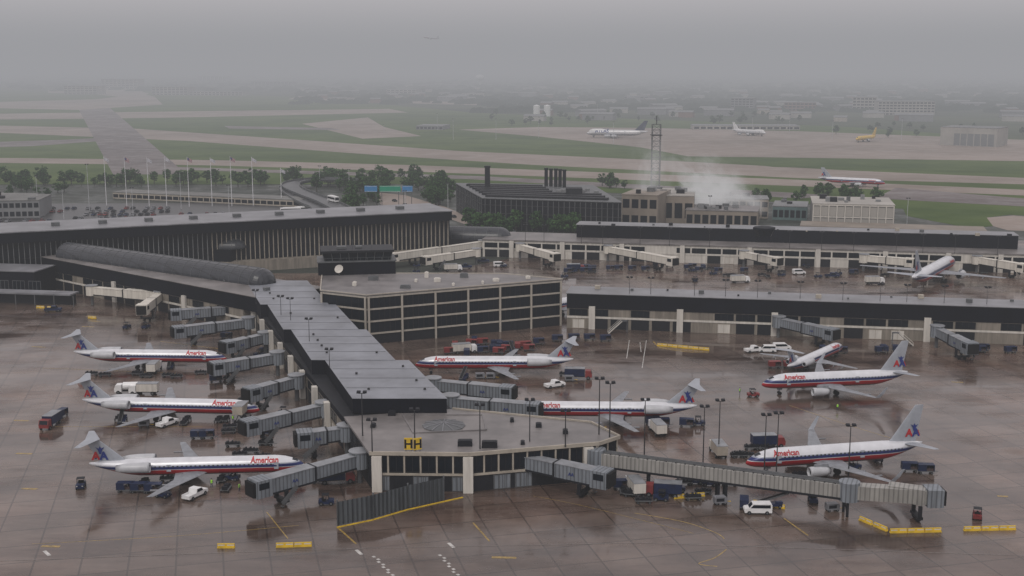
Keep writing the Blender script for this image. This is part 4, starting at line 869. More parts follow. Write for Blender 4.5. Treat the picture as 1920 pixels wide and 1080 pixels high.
bars(1668,999,1765,997,3,'yellow safety barrier in the row of three at the bottom right','row of three yellow barriers')
bars(1806,995,1905,993,3,'yellow safety barrier in the row at the right frame edge','yellow barriers at the right edge')
bars(1262,935,1322,930,2,'yellow safety barrier beside the navy truck','pair of yellow barriers by the navy truck')
bars(1412,944,1472,954,2,'yellow safety barrier by the minivan','pair of yellow barriers by the minivan')
bars(1232,648,1330,657,5,'yellow safety barrier in the row by the right concourse wall','yellow barriers by the right concourse')
bars(66,577,106,579,2,'yellow safety barrier near the dark pickup at left','yellow barriers by the dark pickup')
bars(160,596,186,598,1,'yellow safety barrier below the pale walkway',None)
bars(790,893,830,884,2,'yellow rail barrier at the pavilion front wall','yellow rails at the pavilion')
def stair(x,y,lab,a):
    p=G(x,y); t=thing('boarding_stair',lab,'stairs',p,R(a)); T_=t.matrix_basis; b=MB()
    for k in range(12): b.box(k*.35,k*.35+.35,-.6,.6,k*.3,k*.3+.32)
    b.v=[T_@v for v in b.v]; b.build('steps',M['steel'],t)
    for s_ in (-.62,.62): b=MB(); b.beam((0,s_,.9),(4.2,s_,4.5),.06,.08); b.beam((0,s_,.1),(4.2,s_,3.7),.08,.3); b.beam((0,s_,.1),(0,s_,.9),.06,.06); b.v=[T_@v for v in b.v]; b.build('handrail',M['whitewall'],t)
    b=MB(); b.box(4.2,6,-.8,.8,3.6,3.72); b.box(5.8,5.95,-.7,-.55,0,3.61); b.box(5.8,5.95,.55,.7,0,3.61); b.v=[T_@v for v in b.v]; b.build('landing',M['steel'],t)
stair(1140,625,'open steel stair against the right concourse near the office block',10)
stair(1712,648,'open steel stair against the right concourse near its right end',172)
# ---------------------------------------------------------------- masts
def mast(x,yb,h,zb,lab,grp,heads=2,r=.14,pm='poledark'):
    p=G(x,yb,zb); t=thing('floodlight_mast',lab,'light mast',p,0,grp)
    b=MB(); b.cyl(p,p+Vector((0,0,h)),r,r*.6,8); b.build('pole',M[pm],t)
    b=MB(); b.beam(p+Vector((-.7,0,h)),p+Vector((.7,0,h)),.12,.12); b.build('crossbar',M[pm],t)
    for i in range(heads):
        o=(-.6,.6)[i%2]; b=MB(); c=p+Vector((o,0,h+.1)); b.add([c+Vector(v) for v in [(-.4,-.45,0),(.4,-.45,0),(.4,.3,.15),(-.4,.3,.15),(-.35,-.4,.35),(.35,-.4,.35),(.35,.25,.45),(-.35,.25,.45)]],BOXF); b.build('lamp_head',M['dark'],t)
for x,yt,yb,zb in [(993,742,897,0),(1123,706,815,7.5),(1143,714,820,7.5),(1208,745,852,0),(1318,757,872,0),(1347,746,858,0),(1432,771,905,0),(1455,768,900,0),(1590,792,905,0),(900,756,842,7.5),(1060,768,838,7.5),(778,765,845,7.5),(680,733,818,7.5),(698,785,850,7.5)]:
    s=2300*.985/ (G(x,yb,zb).y) ; mast(x,yb,(yb-yt)/s,zb,'tall thin dark floodlight mast around the pavilion','floodlight masts around the pavilion')
for x,yt,yb,zb in [(527,556,590,11),(545,560,600,11),(580,598,640,11),(618,655,690,11),(480,545,570,11)]:
    s=2300*.985/ (G(x,yb,zb).y); mast(x,yb,(yb-yt)/s,zb,'short dark roof light along the stepped roof edge','roof lights on the stepped roof',r=.09)
for x in (1180,1220,1302,1360,1420,1500,1580,1650,1700,1770,1850): mast(x,548+(x-1063)*.03,5,10.8,'short dark light pole on the near right concourse roof','roof lights on the right concourse',r=.09)
for x in (985,1020,1090,1130,1200,1255,1330,1480,1540,1600,1680,1730,1790,1870): mast(x,452+(x-905)*.027,7,7.5,'thin light pole along the far concourse','light poles on the far concourse',r=.1)
for x,yb,h in [(72,400,20),(168,398,26),(340,392,20),(600,352,14),(655,360,14),(840,392,14),(870,405,14),(760,400,12),(1240,418,14),(1330,420,14),(1700,425,14),(250,410,16),(430,404,16),(120,412,16)]: mast(x,yb,h,0,'pale highway light pole beyond the terminal','light poles beyond the terminal',r=.16,pm='palepole')
for x,yb,h in [(930,262,22),(1010,258,22),(1150,270,22),(820,244,20),(850,262,22),(1480,250,22),(1690,262,22),(1410,252,20),(1560,262,20),(1120,222,22),(720,250,10)]: mast(x,yb,h,0,'thin distant light pole on the airfield','distant airfield light poles',r=.22,pm='palepole')
US=[M['flagred'],M['flaggrey'],M['flagblue']]
def flagpole(x,yb,yt,us,i):
    p=G(x,yb); h=(yb-yt)/S(yb); t=thing('flagpole',('tall white flagpole with striped flag' if us else 'tall white flagpole with pale flag')+' in the row behind the terminal','flagpole',p,0,'striped-flag poles' if us else 'pale-flag poles')
    b=MB(); b.cyl(p,p+Vector((0,0,h)),.22,.13,8); b.build('pole',M['flagpole'],t)
    b=MB()
    for k in range(13 if us else 1):
        n=6; hh=(2.0/13) if us else 1.8; b.mi=(k%2) if us else 1
        z0=h-2.3+k*hh; vs=[]
        for j in range(n+1): vs.append(p+Vector((.2+j*.42,.3*math.sin(j*1.1),z0-j*.2)))
        for j in range(n+1): vs.append(p+Vector((.2+j*.42,.3*math.sin(j*1.1),z0+hh-j*.2)))
        b.add(vs,[(j,j+1,n+1+j+1,n+1+j) for j in range(n)])
    if us:
        b.mi=2; b.add([p+Vector(v) for v in [(.2,-.36,h-1.4),(1.2,-.36,h-1.8),(1.2,-.36,h-.8),(.2,-.36,h-.3)]],[(0,1,2,3)])
    b.build('flag',US,t,fix=False)
for i,(x,us) in enumerate([(200,0),(238,1),(280,0),(313,0),(355,1),(398,0),(435,1),(475,0),(528,0)]): flagpole(x,388-abs(x-330)*.02,292+i%3+(20 if x==528 else 0),us,i)
# ---------------------------------------------------------------- landside buildings
def slab(name,label,cat,p0,p1,depth,h,wall,roof,rows=0,cols=0,wfm='dark',units=0,seed=1,ww=.75):
    F=Fr(p0,p1); t=thing(name,label,cat,F.o,F.a); b=MB(); b.fbox(F,0,F.L,0,depth,0,h); b.build('wall',M[wall],t)
    b=MB(); b.fbox(F,-.2,F.L+.2,-.2,depth+.2,h+.01,h+.45); b.build('roof',M[roof],t)
    for i in range(cols):
        for j in range(rows):
            bw=F.L/cols; bh=h/rows; win(t,F,(i+.5)*bw,j*bh+bh*.2,bw*ww,bh*.55,1,wfm,'glass')
    q=random.Random(seed)
    for i in range(units):
        u=q.uniform(2,F.L-5);d=q.uniform(1,depth-4); w=q.uniform(1.5,4); b=MB(); b.fbox(F,u,u+w,d,d+w,h+.46,h+.46+q.uniform(.8,2.4)); b.build('roof_unit',M[q.choice(['steel','dark','farc'])],t)
    return t,F
hp=[P(905,371,15.5),P(1165,379,15.5),P(1112,347,15.5),P(855,343,15.5)]
B=thing('heating_plant','black boxy heating plant with chimneys and equipment covered roof','industrial building',(hp[0][0],hp[0][1],0))
b=MB(); b.prism(hp,0,15.1); b.build('wall',M['black'],B); b=MB(); b.prism(inset(hp,1.01),15.11,15.5); b.build('roof',M['steel'],B)
for a_,c_,n_ in ((0,1,26),(3,0,16)):
    FB=Fr(hp[a_],hp[c_])
    for i in range(n_):
        u=(i+.5)*FB.L/n_; b=MB(); b.fbox(FB,u-.14,u+.14,-.4,-.01,0,14.8); b.build('facade_fin',M['steel'],B)
    for j in range(3):
        b=MB(); b.fbox(FB,0,FB.L,-.3,-.02,4+j*4,4.3+j*4); b.build('facade_rail',M['poledark'],B)
hq=random.Random(4)
def hpt(u,v):
    a=hp[0].lerp(hp[1],u); c=hp[3].lerp(hp[2],u); return a.lerp(c,v)
for j in range(7):
    a=hpt(.05,.1+.12*j); c=hpt(.6 if j>2 else .93,.1+.12*j); b=MB(); b.beam((a.x,a.y,16.0),(c.x,c.y,16.0),4.2,.9); b.build('roof_louvre',M['dark' if j%2 else 'darkwall'],B)
for i in range(7):
    p=hpt(.66+.045*i,.5+.06*(i%3)); w=hq.uniform(1,1.8); b=MB(); b.box(p.x-w,p.x+w,p.y-2,p.y+2,15.51,16.5+hq.uniform(0,1)); b.build('roof_unit',M['farc'],B)
p=hpt(.74,.35); b=MB(); b.box(p.x-4,p.x+4,p.y-4,p.y+4,15.51,19.0); b.build('penthouse',M['darkwall'],B)
for x,y,yt in [(914,352,312),(1024,349,316),(1033,349,317),(1042,350,317),(1050,350,318),(1058,351,319)]:
    p=G(x,y,15.5); h=(y-yt)/(FL/p.y); b=MB(); b.cyl(p,p+Vector((0,0,h)),1.0 if x>1000 else 1.5,.92 if x>1000 else 1.4,12); b.cyl(p+Vector((0,0,h-.6)),p+Vector((0,0,h+.3)),1.12 if x>1000 else 1.7,n=12); b.build('chimney',M['dark'],B)
slab('power_plant','tan concrete power plant block left of the steam','industrial building',G(1165,425).xy,G(1232,428).xy,30,16,'tan','tan',2,4,units=4,seed=5)
slab('power_plant','wider tan concrete plant block with roof tanks under the lattice tower','industrial building',G(1205,418).xy,G(1300,420).xy,36,14,'tan','farb',1,5,units=8,seed=6)
slab('cooling_building','brown low cooling building beneath the steam plume','industrial building',G(1285,424).xy,G(1420,428).xy,24,8,'tan','roofbrown',1,9,units=12,seed=7)
slab('service_building','dull teal fronted service building between steam and white framed block','building',G(1448,412).xy,G(1512,414).xy,25,7,'teal','farc',1,6,units=3,seed=8)
W_,FW=slab('warehouse','pale block building with white framed square panels','building',G(1522,430).xy,G(1675,434).xy,34,12.5,'lotwall','farb',0,0,units=9,seed=9)
for i in range(11):
    u=min(max(i*FW.L/10,.3),FW.L-.3); b=MB(); b.fbox(FW,u-.25,u+.25,-.4,-.01,0,12.4); b.build('frame_post',M['whitewall'],W_)
for i in range(10): 
    for j in range(2): win(W_,FW,(i+.5)*FW.L/10,1+j*5.8,FW.L/10*.8,4.6,1,'farb','farb','wall_panel')
for j in range(3):
    b=MB(); b.fbox(FW,0,FW.L,-.3,-.02,.3+j*5.8,.8+j*5.8); b.build('frame_rail',M['whitewall'],W_)
slab('low_building','long low building with dull yellow roof line behind the far concourse','building',G(1500,440).xy,G(1850,452).xy,18,4,'brick','tan',1,20,seed=12)
slab('low_building','small brown shed behind the lattice tower','building',G(1330,408).xy,G(1440,410).xy,18,10,'tan','farc',2,8,units=5,seed=13)
slab('parking_structure','long low grey parking deck with openings beyond the flagpoles','parking deck',G(212,372).xy,G(562,388).xy,16,3.6,'beige2','lotwall',1,30,seed=14,ww=.85)
slab('parking_structure','grey low building at the left frame edge beyond the terminal roof','building',G(-40,410).xy,G(75,408).xy,30,9,'farc','lotwall',2,10,units=3,seed=15)
slab('low_building','long white shed at the left beneath the trees','building',G(-20,392).xy,G(55,392).xy,16,7,'farb','lotwall',1,6,seed=16)
p=G(1228,378); h=(378-232)/S(378); LT=thing('lattice_tower','tall steel lattice tower rising above the power plant','tower',p)
b=MB(); w=2.4
for k in range(14):
    z0=h*k/14;z1=h*(k+1)/14; cs=[(-w,-w),(w,-w),(w,w),(-w,w)]
    for i in range(4):
        a=cs[i];c=cs[(i+1)%4]; b.beam(p+Vector((*a,z0)),p+Vector((*a,z1)),.32,.32); b.beam(p+Vector((*a,z0)),p+Vector((*c,z1)),.16,.16); b.beam(p+Vector((*a,z1)),p+Vector((*c,z1)),.2,.2)
b.build('lattice',M['steel'],LT)
b=MB(); b.box(p.x-3.2,p.x+3.2,p.y-3.2,p.y+3.2,h*.86,h*.87); b.build('platform',M['poledark'],LT)
b=MB(); b.cyl(p+Vector((0,0,h)),p+Vector((0,0,h+5)),.2); b.build('antenna',M['poledark'],LT)
for x0,x1,m,l in [(684,708,'signblue','left blue overhead road sign over the access road'),(712,752,'signgreen','green overhead road sign between two blue ones'),(755,774,'signblue','right blue overhead road sign over the access road')]:
    p=G((x0+x1)/2,388); w=(x1-x0)/S(388); t=thing('road_sign',l,'road sign',p); zb=(388-359)/S(388)
    b=MB(); b.box(p.x-w/2,p.x+w/2,p.y-.1,p.y+.1,zb,zb+3.4); b.build('sign_panel',M[m],t)
    for zz in (.2,3.05): b=MB(); b.box(p.x-w/2+.25,p.x+w/2-.25,p.y-.13,p.y-.105,zb+zz,zb+zz+.12); b.build('border',M['white'],t)
    for s_ in (-.4,.4): b=MB(); b.cyl((p.x+w*s_,p.y+.3,0),(p.x+w*s_,p.y+.3,zb+3),.18); b.build('sign_post',M['steel'],t)
def viaduct(pts,w,z,label):
    Q=[G(x,y,z) for x,y in arc(pts,6)]; t=thing('viaduct',label,'elevated road',(Q[0].x,Q[0].y,0)); deck=MB();ra=MB();rb=MB();L=[];Rr=[]
    for i,p in enumerate(Q):
        d=(Q[min(i+1,len(Q)-1)]-Q[max(i-1,0)]); d.z=0; d.normalize(); n=Vector((-d.y,d.x,0))*w/2; L.append(p+n);Rr.append(p-n)
    for i in range(len(Q)-1):
        dn=Vector((0,0,1)); deck.add([L[i]-dn,L[i+1]-dn,Rr[i+1]-dn,Rr[i]-dn,L[i],L[i+1],Rr[i+1],Rr[i]],BOXF)
        ra.beam(L[i]+dn*.5,L[i+1]+dn*.5,.3,.95); rb.beam(Rr[i]+dn*.5,Rr[i+1]+dn*.5,.3,.95)
    deck.build('deck',M['asphroad'],t); ra.build('parapet',M['steel'],t); rb.build('parapet',M['steel'],t)
    for i in range(2,len(Q)-1,4):
        b=MB(); b.cyl((Q[i].x,Q[i].y,0),(Q[i].x,Q[i].y,z-1.01),.8); b.build('pier',M['beige2'],t)
viaduct([(690,338),(600,336),(552,342),(548,352),(580,366),(612,378),(640,392)],11,5,'dark curving elevated road sweeping toward the terminal')
viaduct([(545,346),(538,356),(572,378),(600,392),(560,402)],9,4,'second elevated ramp curving left of the main one')
def mk_bus():
    t=thing('bus','x','bus'); b=MB(); b.box(-5.5,5.5,-1.25,1.25,.4,3.1); b.box(-4,3,-.9,.9,3.1,3.35); b.build('body',M['white'],t)
    for a_ in ((-1.28,-1.255),(1.255,1.28)): b=MB(); b.box(-5.2,5.0,*a_,1.5,2.6); b.build('side_window',M['glass'],t)
    b=MB(); b.box(5.505,5.53,-1.1,1.1,1.2,2.8); b.build('windscreen',M['glass'],t); wheels(t,[(-3.5,-1.1),(-3.5,1.1),(3.6,-1.1),(3.6,1.1)],.5,.3); return t
K['bus']=mk_bus()
for x,y,z,a,l in [(625,378,5,-60,'white bus on the main elevated road'),(572,398,.03,12,'white bus, left of two below the elevated ramp'),(545,400,.03,12,'white bus, leftmost beside the terminal roof')]:
    p=G(x,y,z); place(K['bus'],p,R(a),l)
cc=[mk_car(c) for c in ('grey','grey','dred','navy','dark','dark')]
cr_=random.Random(5)
for row,(y0,x0,x1,n) in enumerate([(392,60,330,20),(398,40,330,20),(404,150,300,12),(411,130,340,18),(416,0,250,16),(403,340,500,10)]):
    for i in range(n):
        if cr_.random()<.2: continue
        x=x0+(x1-x0)*i/n+cr_.uniform(-2,2); p=G(x,y0+cr_.uniform(-.4,.4)); place(cr_.choice(cc),(p.x,p.y,.03),R(90+cr_.choice([0,180])),'car parked in rows in the lot behind the terminal','cars in the terminal parking lot')
for x,y in [(760,386),(790,390),(812,396),(850,408),(740,378),(700,372),(880,425),(930,440),(1010,440),(960,436)]:
    p=G(x,y); place(cr_.choice(cc),(p.x,p.y,.04),R(-60+cr_.choice([0,180])),'car driving on the access road beside the black plant','cars on the access road')
for i in range(26):
    x=cr_.uniform(1240,1900); p=G(x,cr_.uniform(432,440)+(x-1240)*.012); place(cr_.choice(cc),(p.x,p.y,.02),R(cr_.choice([0,90,5])),'car parked beyond the far concourse roof','cars beyond the far concourse')
# ---------------------------------------------------------------- trees
def mk_tree(seed,leaf,wide):
    q=random.Random(seed); t=thing('tree','x','tree'); b=MB(); b.cyl((0,0,0),(0,0,4.2),.3,.18,7)
    for i in range(5):
        a=q.uniform(0,6.3); b.cyl((0,0,2.4+i*.35),(1.9*math.cos(a),1.9*math.sin(a),4.8+i*.5),.12,.04,5)
    b.build('trunk',M['bark'],t)
    b=MB(); cl=[]
    for i in range(16):
        a=q.uniform(0,6.3); r=wide*math.sqrt(q.random())*.78; z=q.uniform(2.8,8.6); k=1-.5*abs(z-5.2)/4; cl.append((r*k*math.cos(a),r*k*math.sin(a),z,q.uniform(.9,1.7)))
    for cx,cy,cz,cr in cl:
        for j in range(34):
            v=Vector((q.gauss(0,1),q.gauss(0,1),q.gauss(0,.8))).normalized()*cr*q.uniform(.55,1.05); c=Vector((cx,cy,cz))+v; s=q.uniform(.22,.5)
            n=(v.normalized()+Vector((q.gauss(0,.5),q.gauss(0,.5),q.gauss(0,.5)))).normalized(); e=n.orthogonal().normalized(); f=n.cross(e)
            b.add([c-e*s-f*s*.6,c+e*s-f*s*.6,c+e*s*.6+f*s,c-e*s*.6+f*s],[(0,1,2,3)])
    b.build('crown',leaf,t,fix=False); return t
tr=[mk_tree(i+20,M['leafA'] if i%2 else M['leafB'],w) for i,w in enumerate((3.6,4.4,3.2,4.0,4.8,3.0))]
tq=random.Random(11)
def grove(x0,x1,y0,y1,n,h,lab,grp):
    for i in range(n):
        x=tq.uniform(x0,x1); p=G(x,tq.uniform(y0,y1)); s=h/9.5*tq.uniform(.7,1.25)
        r=place(tq.choice(tr),(p.x,p.y,-.05),tq.uniform(0,6.3),lab,grp); r.scale=(s*1.2,s*1.2,s)
grove(-30,560,338,350,66,8.5,'leafy tree in the long row between flagpoles and airfield','trees between flagpoles and airfield')
grove(590,840,336,362,54,9,'leafy tree in the grove behind the elevated road','grove behind the elevated road')
grove(650,720,366,398,16,8,'leafy tree between the elevated road and the road signs','trees by the road signs')
grove(790,850,350,392,18,8.5,'leafy tree just left of the black heating plant','trees left of the heating plant')
grove(880,1085,430,444,26,9,'broad tree in front of the black heating plant facade','trees in front of the heating plant')
grove(1115,1190,346,356,6,8,'tree between the heating plant and the lattice tower','trees by the lattice tower')
grove(1380,1660,362,384,26,7,'tree beyond the steam and the white framed block','trees beyond the steam')
grove(-20,130,352,375,12,7,'tree near the left frame edge beyond the terminal','trees at the left edge')
grove(900,1560,216,236,42,9,'distant tree along the far side of the cargo ramp','distant trees by the cargo ramp')
grove(1500,1920,236,262,15,8,'distant tree by the hangar at the right horizon','distant trees by the hangar')
b=MB(); wq=random.Random(9)
for i in range(4600):
    y=130+ (wq.random()**1.3)*82; x=wq.uniform(-100,2020)
    if x<560 and y>172-(x<100)*4: continue
    if y>196 and x<900: continue
    p=G(x,y); h=wq.uniform(5,10); w=wq.uniform(6,18)
    for k in range(3):
        o=Vector((wq.uniform(-w,w),wq.uniform(-w,w),0)); q=p+o; ww=w*wq.uniform(.5,1); hh=h*wq.uniform(.7,1.1)
        b.add([q+Vector((-ww,0,-.2)),q+Vector((ww,0,-.2)),q+Vector((ww*.8,2,hh*.7)),q+Vector((ww*.2,2.5,hh)),q+Vector((-ww*.5,2,hh*.85)),q+Vector((-ww*.95,1,hh*.4))],[(0,1,2,3,4,5)])
tag(b.build('distant_woods',M['woods'],fix=False),'hazy dark band of woods and suburbs reaching the horizon','woods',kind='stuff')
fb=[(190,258,148,166,'wide pale hangar at the far left horizon','farb'),(120,182,161,177,'long low pale terminal building left of the hangar','farb'),(285,352,163,178,'low white building right of the far left hangar','farb'),(372,425,143,152,'small hangar on the left horizon','farc'),
(470,548,153,162,'long flat grey building on the horizon left of centre','farc'),(725,780,168,178,'low pale building above the airfield centre','farb'),(866,888,175,182,'small white building above the airfield centre','whitewall'),(613,642,183,189,'small pale shed by the far taxiway','farb'),
(1598,1642,182,210,'pale hotel block at the right horizon, left one','farb'),(1646,1752,190,216,'wide pale hotel with many floors at the right horizon','farb'),(1370,1412,184,206,'dark office block at the horizon right of centre','farc'),(1300,1500,236,243,'very long low cargo shed behind the jumbo jets','farb'),(1470,1530,192,208,'brown distant block left of the hotels','brick'),(780,830,236,243,'low pale shed left of the lettered freighter','farc'),(355,455,172,179,'long low white building on the upper left airfield','farb'),(1170,1215,180,190,'grey distant block behind the tanks','farc')]
for x0,x1,yt,yb,l,m in fb:
    s=S(yb); h=max(4,(yb-yt)/s); slab('distant_building',l,'building',G(x0,yb).xy,G(x1,yb+.5).xy,40,h,m,'farc',max(1,min(5,int(h/4))),max(3,min(16,int((x1-x0)/7))))
H_,FHg=slab('hangar','large pale grey hangar with tall doors at the right side of the airfield','hangar',G(1762,272).xy,G(1868,276).xy,40,(272-238)/S(272),'farb','farc',0,0)
for i in range(6): win(H_,FHg,FHg.L*(.3+.12*i),.3,FHg.L*.11,12,1,'farb','farc','hangar_door')
for i,x in enumerate((1006,1026)):
    p=G(x,218); h=(218-198)/S(218); t=thing('storage_tank',['left of two tall white storage tanks beyond the cargo ramp','right of two tall white storage tanks beyond the cargo ramp'][i],'tank',p)
    b=MB(); b.cyl(p,p+Vector((0,0,h)),5.2,5.2,18); b.build('shell',M['white'],t); b=MB(); b.cyl(p+Vector((0,0,h+.01)),p+Vector((0,0,h+1.5)),5.3,.5,18); b.build('tank_roof',M['white'],t)
p=G(900,160); hh=(160-140)/S(160); t=thing('water_tower','pale water tower standing above the hazy horizon','water tower',p)
b=MB(); rg=lambda r,z:[p+Vector((r*math.cos(a*PI/8),r*math.sin(a*PI/8),z)) for a in range(16)]
b.loft([rg(5,hh*.45),rg(15,hh*.55),rg(18,hh*.72),rg(15,hh*.9),rg(5,hh)]); b.build('tank',M['white'],t,smooth=True); b=MB(); b.cyl(p,p+Vector((0,0,hh*.46)),3,3); b.build('stem',M['white'],t)
dm=[]
for m,w,d_,h in (('farb',30,14,7),('farc',46,20,9),('brick',22,14,8),('beige2',18,12,6)):
    t=thing('distant_building','x','building'); b=MB(); b.box(-w/2,w/2,-d_/2,d_/2,0,h); b.build('wall',M[m],t)
    b=MB(); b.add([(-w/2-.5,-d_/2-.5,h+.02),(w/2+.5,-d_/2-.5,h+.02),(w/2+.5,d_/2+.5,h+.02),(-w/2-.5,d_/2+.5,h+.02),(-w/2-.5,0,h+2.5),(w/2+.5,0,h+2.5)],[(0,1,5,4),(2,3,4,5),(0,4,3),(1,2,5)]); b.build('roof',M['farc'],t); dm.append(t)
dq=random.Random(21)
for i in range(150):
    x=dq.uniform(560,1950); y=dq.uniform(150,228) if x>1000 else dq.uniform(148,196)
    p=G(x,y); place(dq.choice(dm),(p.x,p.y,-.1),dq.uniform(-.5,.5),'small distant building scattered among the hazy suburbs','distant suburban buildings')
# ---------------------------------------------------------------- people
def mk_person():
    t=thing('person','x','person'); me=bpy.data.meshes.new('body')
    J=[(0,0,.95),(0,0,1.2),(0,0,1.45),(0,0,1.55),(0.02,0,1.68),(0,.2,1.42),(.05,.3,1.15),(.2,.28,.95),(0,-.2,1.42),(-.05,-.3,1.15),(.05,-.32,.9),(0,.1,.9),(.08,.12,.5),(.05,.13,.08),(.18,.13,.04),(0,-.1,.9),(-.03,-.12,.5),(-.12,-.13,.08),(.0,-.13,.04)]
    E=[(0,1),(1,2),(2,3),(3,4),(2,5),(5,6),(6,7),(2,8),(8,9),(9,10),(0,11),(11,12),(12,13),(13,14),(0,15),(15,16),(16,17),(17,18)]
    rad=[.14,.13,.15,.06,.105,.07,.05,.04,.07,.05,.04,.1,.07,.05,.045,.1,.07,.05,.045]
    me.from_pydata(J,E,[]); o=bpy.data.objects.new('body',me); C.objects.link(o); o.modifiers.new('s','SKIN'); o.modifiers.new('u','SUBSURF').levels=1
    for i,r in enumerate(rad): me.skin_vertices[0].data[i].radius=(r,r)
    me.skin_vertices[0].data[0].use_root=True
    dg=bpy.context.evaluated_depsgraph_get(); m2=bpy.data.meshes.new_from_object(o.evaluated_get(dg)); bpy.data.objects.remove(o); m2.materials.clear(); m2.materials.append(M['cloth']); m2.materials.append(M['skin'])
    for p_ in m2.polygons: p_.material_index=1 if p_.center.z>1.5 else 0
    o=bpy.data.objects.new('body',m2); C.objects.link(o); o.parent=t
    b=MB(); rg=lambda a,c,z:[Vector((a*math.cos(k*PI/5),c*math.sin(k*PI/5),z)) for k in range(10)]
    b.loft([rg(.17,.21,.9),rg(.17,.2,1.15),rg(.18,.25,1.35),rg(.1,.14,1.52)]); b.build('safety_vest',M['hivis'],t)
    b=MB(); b.loft([[Vector((.01+r*math.cos(k*PI/5),r*math.sin(k*PI/5),z)) for k in range(10)] for r,z in ((.125,1.7),(.12,1.77),(.07,1.83),(.01,1.85))]); b.build('hair',M['hair'],t); return t
pr=mk_person()
for x,y,a,l in [(1387,740,200,'ramp worker in green vest standing left of the taxiing jet nose'),(1570,770,90,'ramp worker in green vest standing below the taxiing jet'),(397,914,-60,'ramp worker beside the white pickup under the nearest left jet'),(449,922,10,'ramp worker left of the nearest boarding bridge head'),(870,680,30,'ramp worker below the office block'),(437,792,-90,'ramp worker by the raised catering truck')]:
    p=G(x,y); place(pr,(p.x,p.y,.01),R(a),l)
# ---------------------------------------------------------------- steam
def mthf(n,l):
    def mth(op,a,b_):
        k=n.new('ShaderNodeMath'); k.operation=op
        for i,v in enumerate((a,b_)):
            if isinstance(v,(int,float)): k.inputs[i].default_value=v
            else: l.new(v,k.inputs[i])
        return k.outputs[0]
    return mth
def steam(px,py,z,rx,ry,rz,dens,lab,rot=0,col=(.46,.45,.455),off=.56):
    p=G(px,py,z); m,n,l=nt('steam'); o=n.new('ShaderNodeOutputMaterial'); ab=n.new('ShaderNodeVolumeAbsorption'); em=n.new('ShaderNodeEmission'); ad=n.new('ShaderNodeAddShader'); mth=mthf(n,l)
    ab.inputs['Color'].default_value=(0,0,0,1); tc=n.new('ShaderNodeTexCoord'); ns=n.new('ShaderNodeTexNoise'); ns.inputs['Scale'].default_value=2.4; ns.inputs['Detail'].default_value=6; ns.inputs['Roughness'].default_value=.65; ns.inputs['Distortion'].default_value=.6; l.new(tc.outputs['Object'],ns.inputs['Vector'])
    ln=n.new('ShaderNodeVectorMath'); ln.operation='LENGTH'; l.new(tc.outputs['Object'],ln.inputs[0])
    f=mth('MAXIMUM',mth('SUBTRACT',1.0,ln.outputs['Value']),0.)
    g=mth('MAXIMUM',mth('SUBTRACT',ns.outputs['Fac'],mth('SUBTRACT',off,mth('MULTIPLY',f,.22))),0.)
    g=mth('MULTIPLY',mth('MULTIPLY',g,mth('POWER',f,1.2)),dens)
    l.new(g,ab.inputs['Density']); em.inputs['Color'].default_value=col+(1,); l.new(g,em.inputs['Strength']); l.new(ab.outputs[0],ad.inputs[0]); l.new(em.outputs[0],ad.inputs[1]); l.new(ad.outputs[0],o.inputs['Volume'])  # plume glows by emission, standing in for light scattered in the steam
    bm=bmesh.new(); bmesh.ops.create_icosphere(bm,subdivisions=3,radius=1); me=bpy.data.meshes.new('steam_plume'); bm.to_mesh(me); bm.free(); me.materials.append(m)
    o=bpy.data.objects.new('steam_plume',me); C.objects.link(o); o.location=p; o.scale=(rx,ry,rz); o.rotation_euler=(0,rot,0); tag(o,lab,'steam')
steam(1342,358,15,34,16,20,2.4,'white puff of steam rising from the cooling building',R(28))
steam(1222,330,24,16,13,32,.6,'thin veil of steam around the lattice tower')
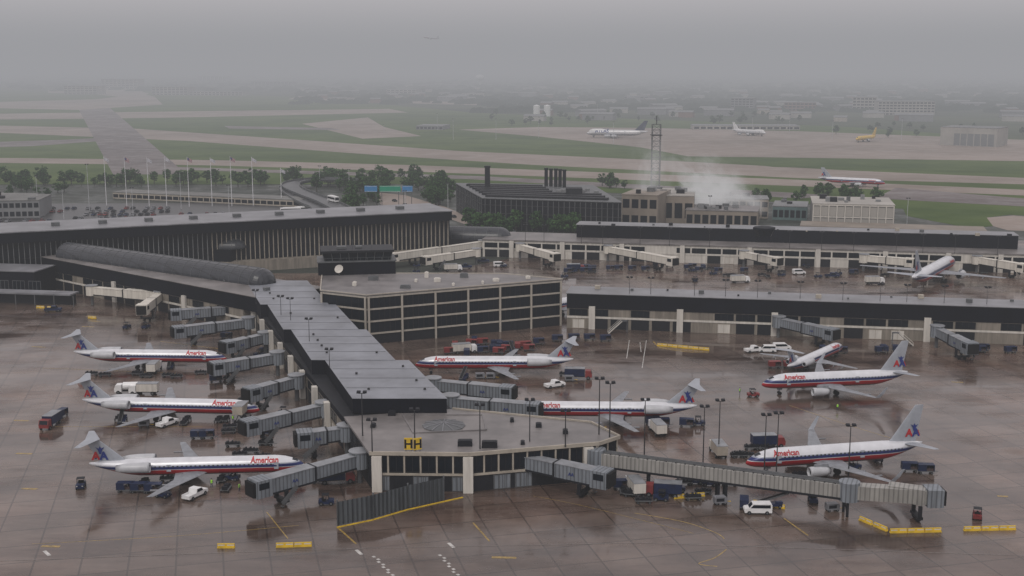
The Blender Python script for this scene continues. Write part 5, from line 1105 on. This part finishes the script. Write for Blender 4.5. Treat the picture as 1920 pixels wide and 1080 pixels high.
# ---------------------------------------------------------------- haze, light, camera
def haze(name,sig,col,y0,z1,x):
    m,n,l=nt(name); o=n.new('ShaderNodeOutputMaterial'); ab=n.new('ShaderNodeVolumeAbsorption'); em=n.new('ShaderNodeEmission'); ad=n.new('ShaderNodeAddShader')
    ab.inputs['Color'].default_value=(0,0,0,1); ab.inputs['Density'].default_value=sig; em.inputs['Color'].default_value=col+(1,); em.inputs['Strength'].default_value=sig  # emission fills in the skylight that the haze would scatter
    l.new(ab.outputs[0],ad.inputs[0]); l.new(em.outputs[0],ad.inputs[1]); l.new(ad.outputs[0],o.inputs['Volume'])
    try: m.cycles.homogeneous_volume=True
    except Exception as e: print(e)
    b=MB(); b.box(-x,x,y0,44000-(x-29000),-3-(x-29000)*.001,z1); tag(b.build('sky_haze',m),kind='structure')
haze('haze_thin',1/4200.,(.335,.335,.35),-1900,260,29100)
haze('haze_far',1/3000.,(.325,.33,.352),760,225,29000)
w=bpy.data.worlds.new('World'); scene.world=w; w.use_nodes=True; n=w.node_tree.nodes; l=w.node_tree.links; n.clear()
o=n.new('ShaderNodeOutputWorld'); bg=n.new('ShaderNodeBackground'); sk_=n.new('ShaderNodeTexSky'); sk_.sky_type='NISHITA'; sk_.sun_disc=False; sk_.sun_elevation=R(48); sk_.sun_rotation=R(200); sk_.dust_density=5; sk_.air_density=1.5
hs=n.new('ShaderNodeHueSaturation'); hs.inputs['Saturation'].default_value=.15; l.new(sk_.outputs[0],hs.inputs['Color'])
mx=n.new('ShaderNodeMix'); mx.data_type='RGBA'; mx.inputs['Factor'].default_value=.78; l.new(hs.outputs[0],mx.inputs['A']); mx.inputs['B'].default_value=(7.3,6.75,6.95,1)
l.new(mx.outputs['Result'],bg.inputs[0]); bg.inputs[1].default_value=.125; l.new(bg.outputs[0],o.inputs[0])
sd=bpy.data.lights.new('sun','SUN'); sd.energy=.8; sd.angle=R(18); sd.color=(1,.95,.88); so=bpy.data.objects.new('sun',sd); C.objects.link(so); so.rotation_euler=(R(42),0,R(-20))
cam=bpy.data.cameras.new('camera'); cam.sensor_width=36; cam.lens=FL/1920*36; cam.clip_start=1; cam.clip_end=80000; co=bpy.data.objects.new('camera',cam); C.objects.link(co); co.location=(0,0,CH); co.rotation_euler=(PI/2-PIT,0,0); scene.camera=co
scene.view_settings.view_transform='Standard'; scene.view_settings.look='None'; scene.view_settings.exposure=0
for k,t in K.items():
    if t.name not in used: print('unused',k)
for t in cc+tr+dm:
    if t['label']=='x': print('unused proto',t.name)
